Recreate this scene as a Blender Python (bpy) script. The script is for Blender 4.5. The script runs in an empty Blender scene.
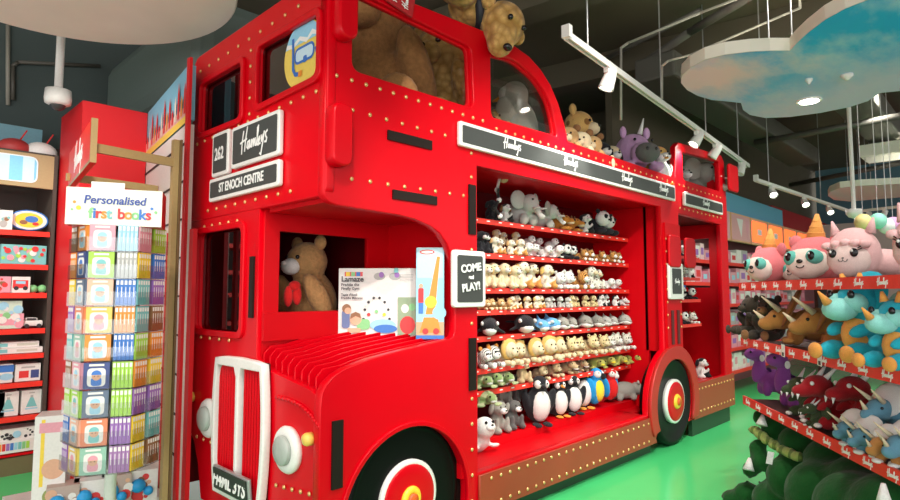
import bpy, bmesh, math, random
from mathutils import Vector, Matrix, Euler
random.seed(7)
R = math.radians
SC = bpy.context.scene
COL = SC.collection
# ---------------- camera ----------------
F_PX = 590.0; PITCH = R(4.2); YAW = R(44.3); EYE = 1.55
cd = bpy.data.cameras.new('camera'); cam = bpy.data.objects.new('camera', cd); COL.objects.link(cam)
cd.sensor_width = 36; cd.lens = F_PX/900*36; cd.clip_start = .05; cd.clip_end = 100
cam.location = (0, 0, EYE); cam.rotation_euler = (math.pi/2+PITCH, 0, YAW-math.pi/2)
SC.camera = cam
# ---------------- world, exposure, lights ----------------
w = bpy.data.worlds.new('store_air'); SC.world = w; w.use_nodes = True
w.node_tree.nodes['Background'].inputs[0].default_value = (1.0, .97, .92, 1)
w.node_tree.nodes['Background'].inputs[1].default_value = 1.0
SC.view_settings.view_transform = 'Standard'; SC.view_settings.look = 'None'
SC.view_settings.gamma = 1; SC.view_settings.exposure = 0.46
def area(name, loc, size, power, rot=(0, 0, 0), col=(1, .96, .9)):
    l = bpy.data.lights.new(name, 'AREA'); l.shape = 'RECTANGLE'; l.size = size[0]; l.size_y = size[1]
    l.energy = power; l.color = col
    o = bpy.data.objects.new(name, l); COL.objects.link(o); o.location = loc; o.rotation_euler = rot
def spot(name, loc, target, power, ang=60, col=(1, .96, .88), blend=.6, r=.05):
    l = bpy.data.lights.new(name, 'SPOT'); l.energy = power; l.spot_size = R(ang); l.spot_blend = blend
    l.color = col; l.shadow_soft_size = r
    o = bpy.data.objects.new(name, l); COL.objects.link(o); o.location = loc
    o.rotation_euler = (Vector(target)-Vector(loc)).to_track_quat('-Z', 'Y').to_euler()
    return o
area('ceiling_light_behind', (-1.2, -.6, 4.0), (2.4, 1.8), 120, (R(-14), R(14), 0))
for x, y, tx, ty, pw in ((3.6, 1.0, 4.2, 2.2, 170), (5.6, .9, 5.8, 2.3, 190), (7.4, .6, 7.2, 2.3, 190), (9.8, 1.2, 10, 3.2, 260), (12.6, 1.2, 12.6, 3.3, 300), (.2, 4.2, .7, 5.6, 120), (6.2, -1.2, 6.2, .6, 200)):
    spot('fill_spot', (x, y, 4.4), (tx, ty, .6), pw, 85, r=.12)  # unseen fill spots added under the ceiling, with no lamp heads
# spots of the ceiling tracks above and behind the visitor
spot('track_spot_bus', (1.6, .6, 3.7), (3.9, 2.9, .9), 202, 62)
spot('track_spot_bus', (3.3, .9, 3.7), (4.9, 3.1, 1.2), 202, 60)
spot('track_spot_bonnet', (.7, 1.2, 3.7), (2.0, 3.0, 1.1), 101, 50)
spot('track_spot_nose', (-.6, 2.6, 3.7), (1.8, 3.6, 1.5), 101, 48)
spot('track_spot_books', (-.3, 2.2, 3.7), (1.1, 4.0, 1.2), 94, 50)
spot('track_spot_left', (-.3, 4.4, 3.7), (1.0, 6.4, 1.2), 148, 60)
spot('track_spot_stand', (2.0, -.8, 3.6), (3.0, 1.6, 1.2), 108, 60)

area('fill_light_rear', (-4.2, -3.6, 1.9), (3.5, 3.0), 170, (R(100), 0, YAW-math.pi/2), (.95, .97, 1))  # large unseen fill light added behind the camera to lift the cloud undersides
spot('column_fill_spot', (.3, 3.2, 3.5), (1.6, 5.6, 2.3), 130, 45)  # unseen spot added to brighten the red column
spot('unit_fill_spot', (-.2, 4.6, 3.5), (.9, 6.3, 1.5), 150, 60)  # another added unseen spot, brightening the left wall unit
spot('platform_fill', (6.75, 2.95, 2.35), (7.6, 3.0, 1.0), 14, 110, r=.06)  # unseen spot added inside the platform to brighten the rear panel
# ---------------- helpers ----------------
def ray(px, py):
    a = (px-450)/F_PX; b = (250-py)/F_PX
    h = Vector((math.cos(YAW), math.sin(YAW), 0)); r = Vector((math.sin(YAW), -math.cos(YAW), 0)); u = Vector((0, 0, 1))
    return (h*math.cos(PITCH)+u*math.sin(PITCH)) + r*a + (u*math.cos(PITCH)-h*math.sin(PITCH))*b
def P(px, py, ax, v):
    """world point where a sight line meets the plane axis=v"""
    d = ray(px, py); o = Vector((0, 0, EYE)); return o + d*((v-o[ax])/d[ax])
def PD(px, py, depth):
    return Vector((0, 0, EYE)) + ray(px, py)*depth
def PN(px, py, p0, n):
    d = ray(px, py); o = Vector((0, 0, EYE)); n = Vector(n); return o + d*((Vector(p0)-o).dot(n)/d.dot(n))

_m = {}
def mat(name, col, rough=.6, metal=0, bump=0, bscale=60, coat=0, emit=0, alpha=1, sheen=0, spec=.5):
    if name in _m: return _m[name]
    m = bpy.data.materials.new(name); m.use_nodes = True; _m[name] = m
    n = m.node_tree.nodes; L = m.node_tree.links; b = n['Principled BSDF']
    c = tuple(col)+(1,)
    b.inputs['Base Color'].default_value = c; b.inputs['Roughness'].default_value = rough
    b.inputs['Metallic'].default_value = metal; b.inputs['Coat Weight'].default_value = coat
    b.inputs['Specular IOR Level'].default_value = spec
    b.inputs['Sheen Weight'].default_value = sheen; b.inputs['Sheen Roughness'].default_value = .5
    if emit: b.inputs['Emission Color'].default_value = c; b.inputs['Emission Strength'].default_value = emit
    if alpha < 1: b.inputs['Alpha'].default_value = alpha
    tc = n.new('ShaderNodeTexCoord'); nz = n.new('ShaderNodeTexNoise'); nz.inputs['Scale'].default_value = bscale
    nz.inputs['Detail'].default_value = 3
    L.new(tc.outputs['Object'], nz.inputs['Vector'])
    mx = n.new('ShaderNodeMix'); mx.data_type = 'RGBA'; mx.inputs['Factor'].default_value = 1
    mx.inputs['A'].default_value = tuple(x*.9 for x in col)+(1,); mx.inputs['B'].default_value = tuple(min(1, x*1.08) for x in col)+(1,)
    L.new(nz.outputs['Fac'], mx.inputs['Factor'])
    if not emit: L.new(mx.outputs['Result'], b.inputs['Base Color'])
    if bump:
        bp = n.new('ShaderNodeBump'); bp.inputs['Strength'].default_value = bump; bp.inputs['Distance'].default_value = .01
        L.new(nz.outputs['Fac'], bp.inputs['Height']); L.new(bp.outputs['Normal'], b.inputs['Normal'])
    return m
def fur(name, col, pattern=None, col2=None, scale=9, bump=.5, bscale=85, con=.2):
    """plush cloth; pattern: 'spots' | 'stripes' | 'curl' | 'patch'"""
    if name in _m: return _m[name]
    m = mat(name, col, .9, bump=bump, bscale=bscale, sheen=.12, spec=.15)
    n = m.node_tree.nodes; L = m.node_tree.links; b = n['Principled BSDF']
    tc = [x for x in n if x.type == 'TEX_COORD'][0]
    nz = [x for x in n if x.type == 'TEX_NOISE'][0]
    mx0 = [x for x in n if x.type == 'MIX'][0]
    mx0.inputs['A'].default_value = tuple(x*(1-con) for x in col)+(1,)
    mx0.inputs['B'].default_value = tuple(min(1, x*(1+con)) for x in col)+(1,)
    if pattern:
        rp = n.new('ShaderNodeValToRGB')
        if pattern == 'spots':
            t = n.new('ShaderNodeTexVoronoi'); t.inputs['Scale'].default_value = scale; out = t.outputs['Distance']
            rp.color_ramp.elements[0].position = .27; rp.color_ramp.elements[1].position = .33
            rp.color_ramp.elements[0].color = (1, 1, 1, 1); rp.color_ramp.elements[1].color = (0, 0, 0, 1)
        elif pattern == 'stripes':
            t = n.new('ShaderNodeTexWave'); t.inputs['Scale'].default_value = scale; t.inputs['Distortion'].default_value = 3
            t.bands_direction = 'Y'; out = t.outputs['Fac']
            rp.color_ramp.elements[0].position = .68; rp.color_ramp.elements[1].position = .76
        elif pattern == 'patch':
            t = n.new('ShaderNodeTexNoise'); t.inputs['Scale'].default_value = scale; t.inputs['Detail'].default_value = 0; out = t.outputs['Fac']
            rp.color_ramp.elements[0].position = .5; rp.color_ramp.elements[1].position = .54
        else:
            t = n.new('ShaderNodeTexVoronoi'); t.inputs['Scale'].default_value = scale; out = t.outputs['Distance']
            rp.color_ramp.elements[0].position = .05; rp.color_ramp.elements[1].position = .75
            bp = [x for x in n if x.type == 'BUMP'][0]; bp.invert = True
            L.new(out, bp.inputs['Height']); bp.inputs['Distance'].default_value = .05
        L.new(tc.outputs['Object'], t.inputs['Vector']); L.new(out, rp.inputs['Fac'])
        mx = n.new('ShaderNodeMix'); mx.data_type = 'RGBA'
        L.new(rp.outputs['Color'], mx.inputs['Factor']); L.new(mx0.outputs['Result'], mx.inputs['A'])
        mx.inputs['B'].default_value = tuple(col2)+(1,); L.new(mx.outputs['Result'], b.inputs['Base Color'])
    return m
def glass(name, tint=(.8, .85, .85), gl=.12, rough=.03):
    if name in _m: return _m[name]
    m = bpy.data.materials.new(name); m.use_nodes = True; _m[name] = m
    n = m.node_tree.nodes; L = m.node_tree.links; n.remove(n['Principled BSDF'])
    t = n.new('ShaderNodeBsdfTransparent'); t.inputs[0].default_value = tuple(tint)+(1,)
    g = n.new('ShaderNodeBsdfGlossy'); g.inputs['Roughness'].default_value = rough
    lw = n.new('ShaderNodeLayerWeight'); lw.inputs[0].default_value = .5
    fr = n.new('ShaderNodeMath'); fr.operation = 'POWER'; L.new(lw.outputs['Facing'], fr.inputs[0]); fr.inputs[1].default_value = 4
    ad = n.new('ShaderNodeMath'); ad.operation = 'ADD'; ad.inputs[1].default_value = gl; ad.use_clamp = True
    x = n.new('ShaderNodeMixShader'); L.new(fr.outputs[0], ad.inputs[0]); L.new(ad.outputs[0], x.inputs[0])
    L.new(t.outputs[0], x.inputs[1]); L.new(g.outputs[0], x.inputs[2]); L.new(x.outputs[0], n['Material Output'].inputs[0])
    return m

def wm(o):
    m = o.matrix_basis
    return wm(o.parent) @ o.matrix_parent_inverse @ m if o.parent else m.copy()
def link(o, parent=None, M=None):
    """link object; M is its world matrix"""
    COL.objects.link(o)
    if M is not None: o.matrix_basis = M
    if parent is not None:
        o.parent = parent; o.matrix_parent_inverse = wm(parent).inverted()
    return o
def tag(o, label=None, cat=None, group=None, kind=None):
    if label: o['label'] = label
    if cat: o['category'] = cat
    if group: o['group'] = group
    if kind: o['kind'] = kind
    return o
def root(name, loc, label, cat, group=None, rotz=0, scale=1):
    o = bpy.data.objects.new(name, None); COL.objects.link(o); o.empty_display_size = .05
    o.matrix_basis = Matrix.Translation(loc) @ Matrix.Rotation(rotz, 4, 'Z') @ Matrix.Scale(scale, 4)
    return tag(o, label, cat, group)
def frame(o, u, v):
    u = Vector(u).normalized(); v = Vector(v); n = u.cross(v).normalized(); v = n.cross(u)
    M = Matrix.Identity(4)
    for i in range(3): M[i][0] = u[i]; M[i][1] = v[i]; M[i][2] = n[i]; M[i][3] = o[i]
    return M
def FS(x, y, z): return frame((x, y, z), (1, 0, 0), (0, 0, 1))      # faces the aisle (bus side)
def FF(x, y, z): return frame((x, y, z), (0, -1, 0), (0, 0, 1))     # faces the bus front
class MB:
    def __init__(s): s.bm = bmesh.new(); s.mats = []
    def mi(s, m):
        if m not in s.mats: s.mats.append(m)
        return s.mats.index(m)
    def _fin(s, vs, m, M):
        fs = set(f for v in vs for f in v.link_faces); i = s.mi(m)
        for f in fs: f.material_index = i
        if M is not None: bmesh.ops.transform(s.bm, matrix=M, verts=vs)
        return s
    def box(s, c, d, m, rot=None, bev=0, M=None):
        r = bmesh.ops.create_cube(s.bm, size=1); vs = r['verts']
        T = Matrix.Translation(c)
        if rot: T = T @ Euler(rot).to_matrix().to_4x4()
        T = T @ Matrix.Diagonal((d[0], d[1], d[2], 1))
        bmesh.ops.transform(s.bm, matrix=T, verts=vs)
        i = s.mi(m)
        for f in set(f for v in vs for f in v.link_faces): f.material_index = i
        if bev:
            es = list(set(e for v in vs for e in v.link_edges))
            rr = bmesh.ops.bevel(s.bm, geom=es+vs, offset=bev, segments=2, affect='EDGES', profile=.5)
            vs = rr['verts']
            for f in rr['faces']: f.material_index = i
            vs = list(set(v for f in rr['faces'] for v in f.verts) | set(v for v in vs if v.is_valid))
        if M is not None: bmesh.ops.transform(s.bm, matrix=M, verts=vs)
        return s
    def cyl(s, p0, p1, r, m, r2=None, seg=12, M=None):
        p0 = Vector(p0); p1 = Vector(p1); d = p1-p0
        q = bmesh.ops.create_cone(s.bm, cap_ends=True, segments=seg, radius1=r, radius2=r if r2 is None else max(r2, .0001), depth=d.length)
        T = Matrix.Translation((p0+p1)/2) @ d.to_track_quat('Z', 'Y').to_matrix().to_4x4()
        bmesh.ops.transform(s.bm, matrix=T, verts=q['verts'])
        return s._fin(q['verts'], m, M)
    def ell(s, c, r, m, rot=(0, 0, 0), seg=14, M=None):
        q = bmesh.ops.create_uvsphere(s.bm, u_segments=seg, v_segments=max(6, seg*2//3), radius=1)
        T = Matrix.Translation(c) @ Euler([R(a) for a in rot]).to_matrix().to_4x4() @ Matrix.Diagonal((r[0], r[1], r[2], 1))
        bmesh.ops.transform(s.bm, matrix=T, verts=q['verts'])
        return s._fin(q['verts'], m, M)
    def poly(s, pts, m, M=None):
        vs = [s.bm.verts.new(tuple(p) if len(p) == 3 else (p[0], p[1], 0)) for p in pts]
        f = s.bm.faces.new(vs); f.material_index = s.mi(m)
        if M is not None: bmesh.ops.transform(s.bm, matrix=M, verts=vs)
        return s
    def prism(s, pts, z0, z1, m, M=None):
        a = [s.bm.verts.new((p[0], p[1], z0)) for p in pts]; b = [s.bm.verts.new((p[0], p[1], z1)) for p in pts]
        i = s.mi(m); n = len(pts)
        fs = [s.bm.faces.new(a[::-1]), s.bm.faces.new(b)] + [s.bm.faces.new((a[k], a[(k+1) % n], b[(k+1) % n], b[k])) for k in range(n)]
        for f in fs: f.material_index = i
        if M is not None: bmesh.ops.transform(s.bm, matrix=M, verts=a+b)
        return s
    def lathe(s, prof, m, M=None, seg=32):
        i = s.mi(m); rings = []
        for r, z in prof:
            rings.append([s.bm.verts.new((r*math.cos(2*math.pi*k/seg), r*math.sin(2*math.pi*k/seg), z)) for k in range(seg)])
        for a, b in zip(rings, rings[1:]):
            for k in range(seg):
                f = s.bm.faces.new((a[k], a[(k+1) % seg], b[(k+1) % seg], b[k])); f.material_index = i
        for rg, fl in ((rings[0], 1), (rings[-1], 0)):
            f = s.bm.faces.new(rg[::-1] if fl else rg); f.material_index = i
        vs = [v for rg in rings for v in rg]
        if M is not None: bmesh.ops.transform(s.bm, matrix=M, verts=vs)
        return s
    def mesh(s, name, smooth=False):
        bmesh.ops.recalc_face_normals(s.bm, faces=s.bm.faces)
        me = bpy.data.meshes.new(name); s.bm.to_mesh(me); s.bm.free()
        for m in s.mats: me.materials.append(m)
        if smooth: me.shade_smooth()
        return me
    def done(s, name, parent=None, M=None, smooth=False):
        me = s.mesh(name, smooth)
        return link(bpy.data.objects.new(name, me), parent, M)
def rpoly(pts, seg=6):
    """pts: (x,y[,radius]) -> rounded polygon"""
    out = []; n = len(pts)
    for i, p in enumerate(pts):
        r = p[2] if len(p) > 2 else 0; c = Vector(p[:2])
        if not r: out.append(tuple(c)); continue
        a = Vector(pts[i-1][:2])-c; b = Vector(pts[(i+1) % n][:2])-c
        ra = min(r, a.length*.49, b.length*.49); a = c+a.normalized()*ra; b = c+b.normalized()*ra
        for k in range(seg+1):
            t = k/seg; out.append(tuple(a*(1-t)**2+c*2*t*(1-t)+b*t*t))
    return out
def rrect(cx, cy, w, h, r, seg=6):
    return rpoly([(cx-w/2, cy-h/2, r), (cx+w/2, cy-h/2, r), (cx+w/2, cy+h/2, r), (cx-w/2, cy+h/2, r)], seg)
def circ(cx, cy, r, n=32, ry=None):
    ry = ry or r
    return [(cx+r*math.cos(2*math.pi*k/n), cy+ry*math.sin(2*math.pi*k/n)) for k in range(n)]
def board_mesh(name, outer, holes, t, m, bev=.003):
    """flat board with holes in local xy, thickness t centred on z=0"""
    cu = bpy.data.curves.new(name, 'CURVE'); cu.dimensions = '2D'; cu.fill_mode = 'BOTH'
    cu.extrude = max(t/2-bev, .0001); cu.bevel_depth = bev; cu.bevel_resolution = 1
    for pl in [outer]+list(holes):
        sp = cu.splines.new('POLY'); sp.points.add(len(pl)-1); sp.use_cyclic_u = True
        for i, p in enumerate(pl): sp.points[i].co = (p[0], p[1], 0, 1)
    o = bpy.data.objects.new(name, cu); COL.objects.link(o); bpy.context.view_layer.update()
    me = bpy.data.meshes.new_from_object(o.evaluated_get(bpy.context.evaluated_depsgraph_get()))
    bpy.data.objects.remove(o); bpy.data.curves.remove(cu)
    me.materials.clear(); me.materials.append(m); me.name = name
    return me
def board(name, outer, holes, t, m, M, parent=None, bev=.003):
    return link(bpy.data.objects.new(name, board_mesh(name, outer, holes, t, m, bev)), parent, M)
_tx = {}
def text(s, size, m, M, parent, name='lettering', bold=0, shear=0, align='CENTER', sx=1, depth=.0015):
    k = (s, size, m.name, bold, shear, align, sx, depth)
    if k not in _tx:
        cu = bpy.data.curves.new(name, 'FONT'); cu.body = s; cu.size = size; cu.extrude = depth; cu.offset = bold
        cu.shear = shear; cu.align_x = align; cu.align_y = 'CENTER'; cu.resolution_u = 3
        o = bpy.data.objects.new(name, cu); COL.objects.link(o); bpy.context.view_layer.update()
        me = bpy.data.meshes.new_from_object(o.evaluated_get(bpy.context.evaluated_depsgraph_get()))
        bpy.data.objects.remove(o); bpy.data.curves.remove(cu)
        me.materials.clear(); me.materials.append(m); me.name = name
        if sx != 1: me.transform(Matrix.Diagonal((sx, 1, 1, 1)))
        _tx[k] = me
    return link(bpy.data.objects.new(name, _tx[k]), parent, M)
SCRIPT = [[(.1, -.15), (.12, .4), (.28, 1.0)], [(.42, -.05), (.5, .5), (.68, 1.15)], [(-.05, .42), (.35, .5), (.62, .55)],
    [(.95, .42), (.72, .36), (.66, .12), (.78, .02), (.95, .4), (.93, .05), (1.06, .1), (1.14, .42), (1.15, .04), (1.22, .34), (1.33, .42), (1.33, .06), (1.42, .34), (1.52, .42), (1.52, .08), (1.62, .05), (1.82, .75), (1.84, 1.0), (1.74, .9), (1.72, .1), (1.82, .03), (1.98, .3), (1.94, .42), (1.84, .3), (1.9, .06), (2.04, .08)],
    [(2.12, .45), (2.16, .15), (2.32, .45)], [(2.42, .6), (2.3, .1), (2.12, -.5), (2.0, -.42)], [(2.72, .6), (2.56, .52), (2.56, .36), (2.68, .22), (2.62, .06), (2.46, .08)]]
def script_mesh(m, width, stroke=.07):
    k = ('script', m.name, width, stroke)
    if k in _tx: return _tx[k]
    s = width/2.75; b = MB()
    for st in SCRIPT:
        pts = [Vector(((x-1.35)*s, (y-.3)*s, 0)) for x, y in st]
        for a, c in zip(pts, pts[1:]):
            d = (c-a).normalized(); n = Vector((-d.y, d.x, 0))*stroke*s*.5; e = d*stroke*s*.3
            q = [a-e-n, c+e-n, c+e+n, a-e+n]
            b.prism([(v.x, v.y) for v in q], 0, .0012+.0002*(len(b.bm.faces) % 5), m)
    _tx[k] = b.mesh('lettering'); return _tx[k]
def script(m, width, M, parent, stroke=.08, name='lettering'):
    return link(bpy.data.objects.new(name, script_mesh(m, width, stroke)), parent, M)
def decal(shapes, M, parent, name='printed_picture', z0=.0006):
    """flat print made of layered shapes in local xy"""
    b = MB(); z = z0
    for s in shapes:
        T = Matrix.Translation((0, 0, z)); z += .00035
        if s[0] == 'r': pl = [(s[1]-s[3]/2, s[2]-s[4]/2), (s[1]+s[3]/2, s[2]-s[4]/2), (s[1]+s[3]/2, s[2]+s[4]/2), (s[1]-s[3]/2, s[2]+s[4]/2)]; m = s[5]
        elif s[0] == 'c': pl = circ(s[1], s[2], s[3], 20, s[5] if len(s) > 5 else None); m = s[4]
        else: pl = s[1]; m = s[2]
        b.poly(pl, m, T)
    return b.done(name, parent, M)
# ---------------- colours ----------------
RED = mat('red_gloss_paint', (.66, .0, .007), .3, bscale=2, spec=.22)
REDI = mat('red_satin_interior', (.6, .0, .005), .45, bscale=2, spec=.2)
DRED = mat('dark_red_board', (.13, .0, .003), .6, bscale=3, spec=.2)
WHITE = mat('white_paint', (.83, .82, .78), .4)
SLATE = mat('slate_grey_panel', (.06, .065, .062), .5, spec=.3)
BLACK = mat('black_rubber', (.004, .004, .004), .4, spec=.15)
BRASS = mat('brass_rivet', (.85, .55, .22), .3, metal=.6)
YEL = mat('yellow_paint', (.9, .62, .04), .35)
SILV = mat('brushed_steel', (.55, .55, .55), .35, metal=.8)
GREYG = mat('grey_lamp_face', (.42, .46, .42), .4)
INK = mat('white_ink', (.9, .9, .87), .5)
DK = mat('near_black', (.012, .012, .014), .6)
X0, Y0, Y1, XE = 1.765, 2.66, 4.42, 7.70
# ---------------- structure ----------------
def floor_mat():
    m = mat('green_vinyl_floor', (.07, .64, .20), .22, coat=.15, bscale=1.5); return m
def struct(o): o['kind'] = 'structure'; return o
struct(MB().box((9.2, 3.2, -.05), (17.8, 8.8, .1), floor_mat()).done('floor'))
struct(MB().box((-3.7, 3.2, -.05), (8.0, 8.8, .1), mat('pale_vinyl_floor', (.55, .5, .45), .4)).box((5.2, -5.2, -.05), (25.8, 8.0, .1), mat('pale_vinyl_floor', (.55, .5, .45), .4)).done('floor_beyond'))
CEIL = mat('dark_painted_ceiling', (.10, .085, .052), .8, bump=.3, bscale=3)
TEAL = mat('dark_teal_wall', (.085, .115, .11), .7, bscale=2)
struct(MB().box((6.5, 5, 4.95), (25, 24, .1), CEIL).done('ceiling'))
struct(MB().box((.5, 7.55, 3.3), (8, .1, 3.3), TEAL).box((4.5, 7.5, 3.3), (.1, .1, 3.3), TEAL).done('wall_left'))
struct(MB().box((12, 7.55, 2.45), (13, .1, 4.9), CEIL).done('wall_back'))
# ---------------- the bus display ----------------
BUS = root('bus_display', (X0, Y0, 0), 'big red double decker bus display with brass rivets and shelves of soft toys', 'bus')
def prof(x):
    pts = [(1.765, 1.0), (1.80, 1.07), (1.91, 1.137), (2.08, 1.177), (2.30, 1.206), (2.73, 1.252), (2.80, 1.26)]
    for a, b in zip(pts, pts[1:]):
        if x <= b[0]: return a[1]+(b[1]-a[1])*max(0, (x-a[0]))/(b[0]-a[0])
    return 1.26
def arc(cx, cz, r, a0, a1, n=20):
    return [(cx+r*math.cos(R(a0+(a1-a0)*k/n)), cz+r*math.sin(R(a0+(a1-a0)*k/n))) for k in range(n+1)]
zb = .14
side = [(1.765, zb), (1.765, .95), (1.775, 1.03), (1.80, 1.07), (1.85, 1.11), (1.91, 1.137), (2.08, 1.177), (2.30, 1.206), (2.726, 1.252), (2.765, 1.27), (2.78, 1.31),
        (2.78, 1.66), (2.76, 1.78), (2.71, 1.87), (2.635, 1.94), (2.55, 1.98), (2.42, 2.01), (2.298, 2.023), (2.0, 2.03), (1.85, 2.035), (1.80, 2.045), (1.775, 2.065), (1.765, 2.1),
        (1.765, 3.33), (2.4, 3.36), (3.1, 3.40), (3.4, 3.40), (3.6, 3.37), (3.75, 3.31), (3.88, 3.22), (3.99, 3.09), (4.07, 2.94), (4.12, 2.80),
        (6.22, 2.79), (6.24, 3.14), (6.32, 3.2), (7.6, 3.27), (7.68, 3.2), (7.72, 2.7), (7.72, .19)]
side += [(6.40+.0, .19)] + arc(6.02, .43, .45, -32, 212, 26) + [(5.6, zb)] + arc(2.39, .27, .5, -15, 195, 26)
w1 = rpoly([(1.93, 2.80, .07), (2.968, 2.812, .07), (2.945, 3.25, .05), (1.93, 3.285, .05)])
w2 = rpoly([(3.14, 2.79, .06), (3.135, 3.27, .05), (3.42, 3.31, .1), (3.72, 3.23, .12), (3.9, 3.08, .12), (3.985, 2.81, .06)])
bay = [(2.985, .36), (2.985, 2.43), (5.84, 2.45)] + arc(6.02, .43, .575, 108, 185, 12)[0:] 
door = rpoly([(6.26, 1.02), (6.26, 2.42, .02), (7.5, 2.40, .02), (7.5, .56, .02), (6.585, .56)]) + arc(6.02, .43, .575, 8, 63, 8)
rearw = rpoly([(6.42, 2.80, .04), (6.40, 3.12, .04), (7.52, 3.19, .04), (7.52, 2.80, .04)])
board('side_panel', side, [w1, w2, bay, door, rearw], .06, RED, FS(0, Y0+.03, 0), BUS, .006)
# raised frames round the side windows
for nm, pl in (('window_frame', w1), ('window_frame', w2)):
    cx = sum(p[0] for p in pl)/len(pl); cz = sum(p[1] for p in pl)/len(pl)
    inner = [(cx+(p[0]-cx)*.955, cz+(p[1]-cz)*.93) for p in pl]
    fr = board(nm, pl, [inner], .03, REDI, FS(0, Y0+.045, 0), BUS, .004)
    board('window_pane', [(cx+(p[0]-cx)*.985, cz+(p[1]-cz)*.98) for p in pl], [], .006, glass('window_glass', (.9, .9, .88), .03), FS(0, Y0+.052, 0), fr, .001)
# front, upper deck and driver's cab
fw_l = rpoly([(-4.285, 2.694, .06), (-3.61, 2.681, .06), (-3.61, 3.09, .05), (-4.285, 3.09, .05)])
fw_r = rpoly([(-3.43, 2.71, .06), (-2.715, 2.73, .06), (-2.715, 3.11, .05), (-3.43, 3.12, .05)])
board('front_panel', rpoly([(-4.42, 2.08, .05), (-2.66, 2.08, .05), (-2.66, 3.33, .05), (-4.42, 3.31, .08)]), [fw_l, fw_r], .06, RED, FF(X0+.03, 0, 0), BUS, .01)
FG = glass('dark_window_glass', (.16, .17, .17), .1)
for pl in (fw_l, fw_r):
    cx = sum(p[0] for p in pl)/len(pl); cz = sum(p[1] for p in pl)/len(pl)
    fr = board('window_frame', [(cx+(p[0]-cx)*1.05, cz+(p[1]-cz)*1.07) for p in pl], [[(cx+(p[0]-cx)*.96, cz+(p[1]-cz)*.94) for p in pl]], .03, RED, FF(X0-.008, 0, 0), BUS, .006)
    board('window_pane', pl, [], .006, FG, FF(X0+.03, 0, 0), fr, .001)
cabw = rpoly([(-4.25, 1.29, .06), (-3.565, 1.29, .06), (-3.565, 1.985, .06), (-4.25, 1.985, .06)])
board('cab_front', [(-4.4, .62), (-4.33, .60), (-4.24, .52), (-4.16, .38), (-4.1, .16), (-2.70, .16), (-2.70, 1.0), (-2.76, 1.03), (-3.3, 1.11), (-3.375, 1.16), (-3.375, 2.08), (-4.4, 2.08)], [cabw], .06, RED, FF(X0+.035, 0, 0), BUS, .004)
fr = board('windscreen_frame', [((p[0]+3.907)*1.07-3.907, (p[1]-1.64)*1.07+1.64) for p in cabw], [[((p[0]+3.907)*.98-3.907, (p[1]-1.64)*.98+1.64) for p in cabw]], .03, RED, FF(X0, 0, 0), BUS, .006)
board('window_pane', cabw, [], .006, FG, FF(X0+.04, 0, 0), fr, .001)
board('cab_side_panel', [(1.80, .9), (2.80, .9), (2.80, 2.08), (1.80, 2.08)], [[(1.90, 1.43), (2.60, 1.43), (2.60, 1.945), (1.90, 1.945)]], .04, REDI, FS(0, 3.375, 0), BUS)
MB().box((1.86, 3.37, 1.13), (.1, .012, .02), REDI).box((2.29, 3.34, 1.345), (1.0, .03, .17), REDI).done('cab_sill', BUS)
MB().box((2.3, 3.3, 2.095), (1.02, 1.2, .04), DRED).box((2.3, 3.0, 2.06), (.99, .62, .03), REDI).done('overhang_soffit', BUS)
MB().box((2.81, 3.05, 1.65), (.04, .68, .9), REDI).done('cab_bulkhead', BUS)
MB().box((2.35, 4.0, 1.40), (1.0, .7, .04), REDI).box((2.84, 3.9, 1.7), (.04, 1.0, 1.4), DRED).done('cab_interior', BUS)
# body behind: decks, far side, roof of the shelf bay
MB().box((4.72, 3.55, 2.60), (5.9, 1.72, .1), REDI).done('upper_deck_floor', BUS)
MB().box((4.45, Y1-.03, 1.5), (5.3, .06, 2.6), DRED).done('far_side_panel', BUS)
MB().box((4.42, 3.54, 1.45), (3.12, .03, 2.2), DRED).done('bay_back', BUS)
MB().box((2.87, 3.1, 1.45), (.04, .84, 2.2), REDI).done('bay_side', BUS)
MB().box((5.97, 3.2, 1.45), (.04, .64, 2.2), REDI).box((5.97, 2.8, 1.75), (.04, .22, 1.6), REDI).done('bay_side', BUS)
MB().box((4.42, 3.1, 2.50), (3.12, .84, .06), REDI).done('bay_ceiling', BUS)
MB().box((4.22, 2.9, .22), (2.66, .42, .28), REDI).box((5.75, 2.99, .22), (.45, .24, .28), REDI).box((4.42, 3.28, .29), (3.1, .50, .28), REDI).done('bay_plinth', BUS)
# boarding platform at the back
MB().box((7.08, 3.05, .47), (1.14, .78, .12), REDI).done('platform_floor', BUS)
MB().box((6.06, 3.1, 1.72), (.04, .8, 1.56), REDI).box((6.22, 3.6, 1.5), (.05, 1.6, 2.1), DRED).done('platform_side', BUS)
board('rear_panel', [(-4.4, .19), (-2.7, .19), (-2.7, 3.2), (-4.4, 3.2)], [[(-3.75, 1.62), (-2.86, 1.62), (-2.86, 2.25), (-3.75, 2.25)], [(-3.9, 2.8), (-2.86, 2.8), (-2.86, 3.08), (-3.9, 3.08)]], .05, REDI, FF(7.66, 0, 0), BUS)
MB().box((6.9, 3.55, 2.45), (1.5, 1.7, .05), DRED).done('platform_ceiling', BUS)
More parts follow.
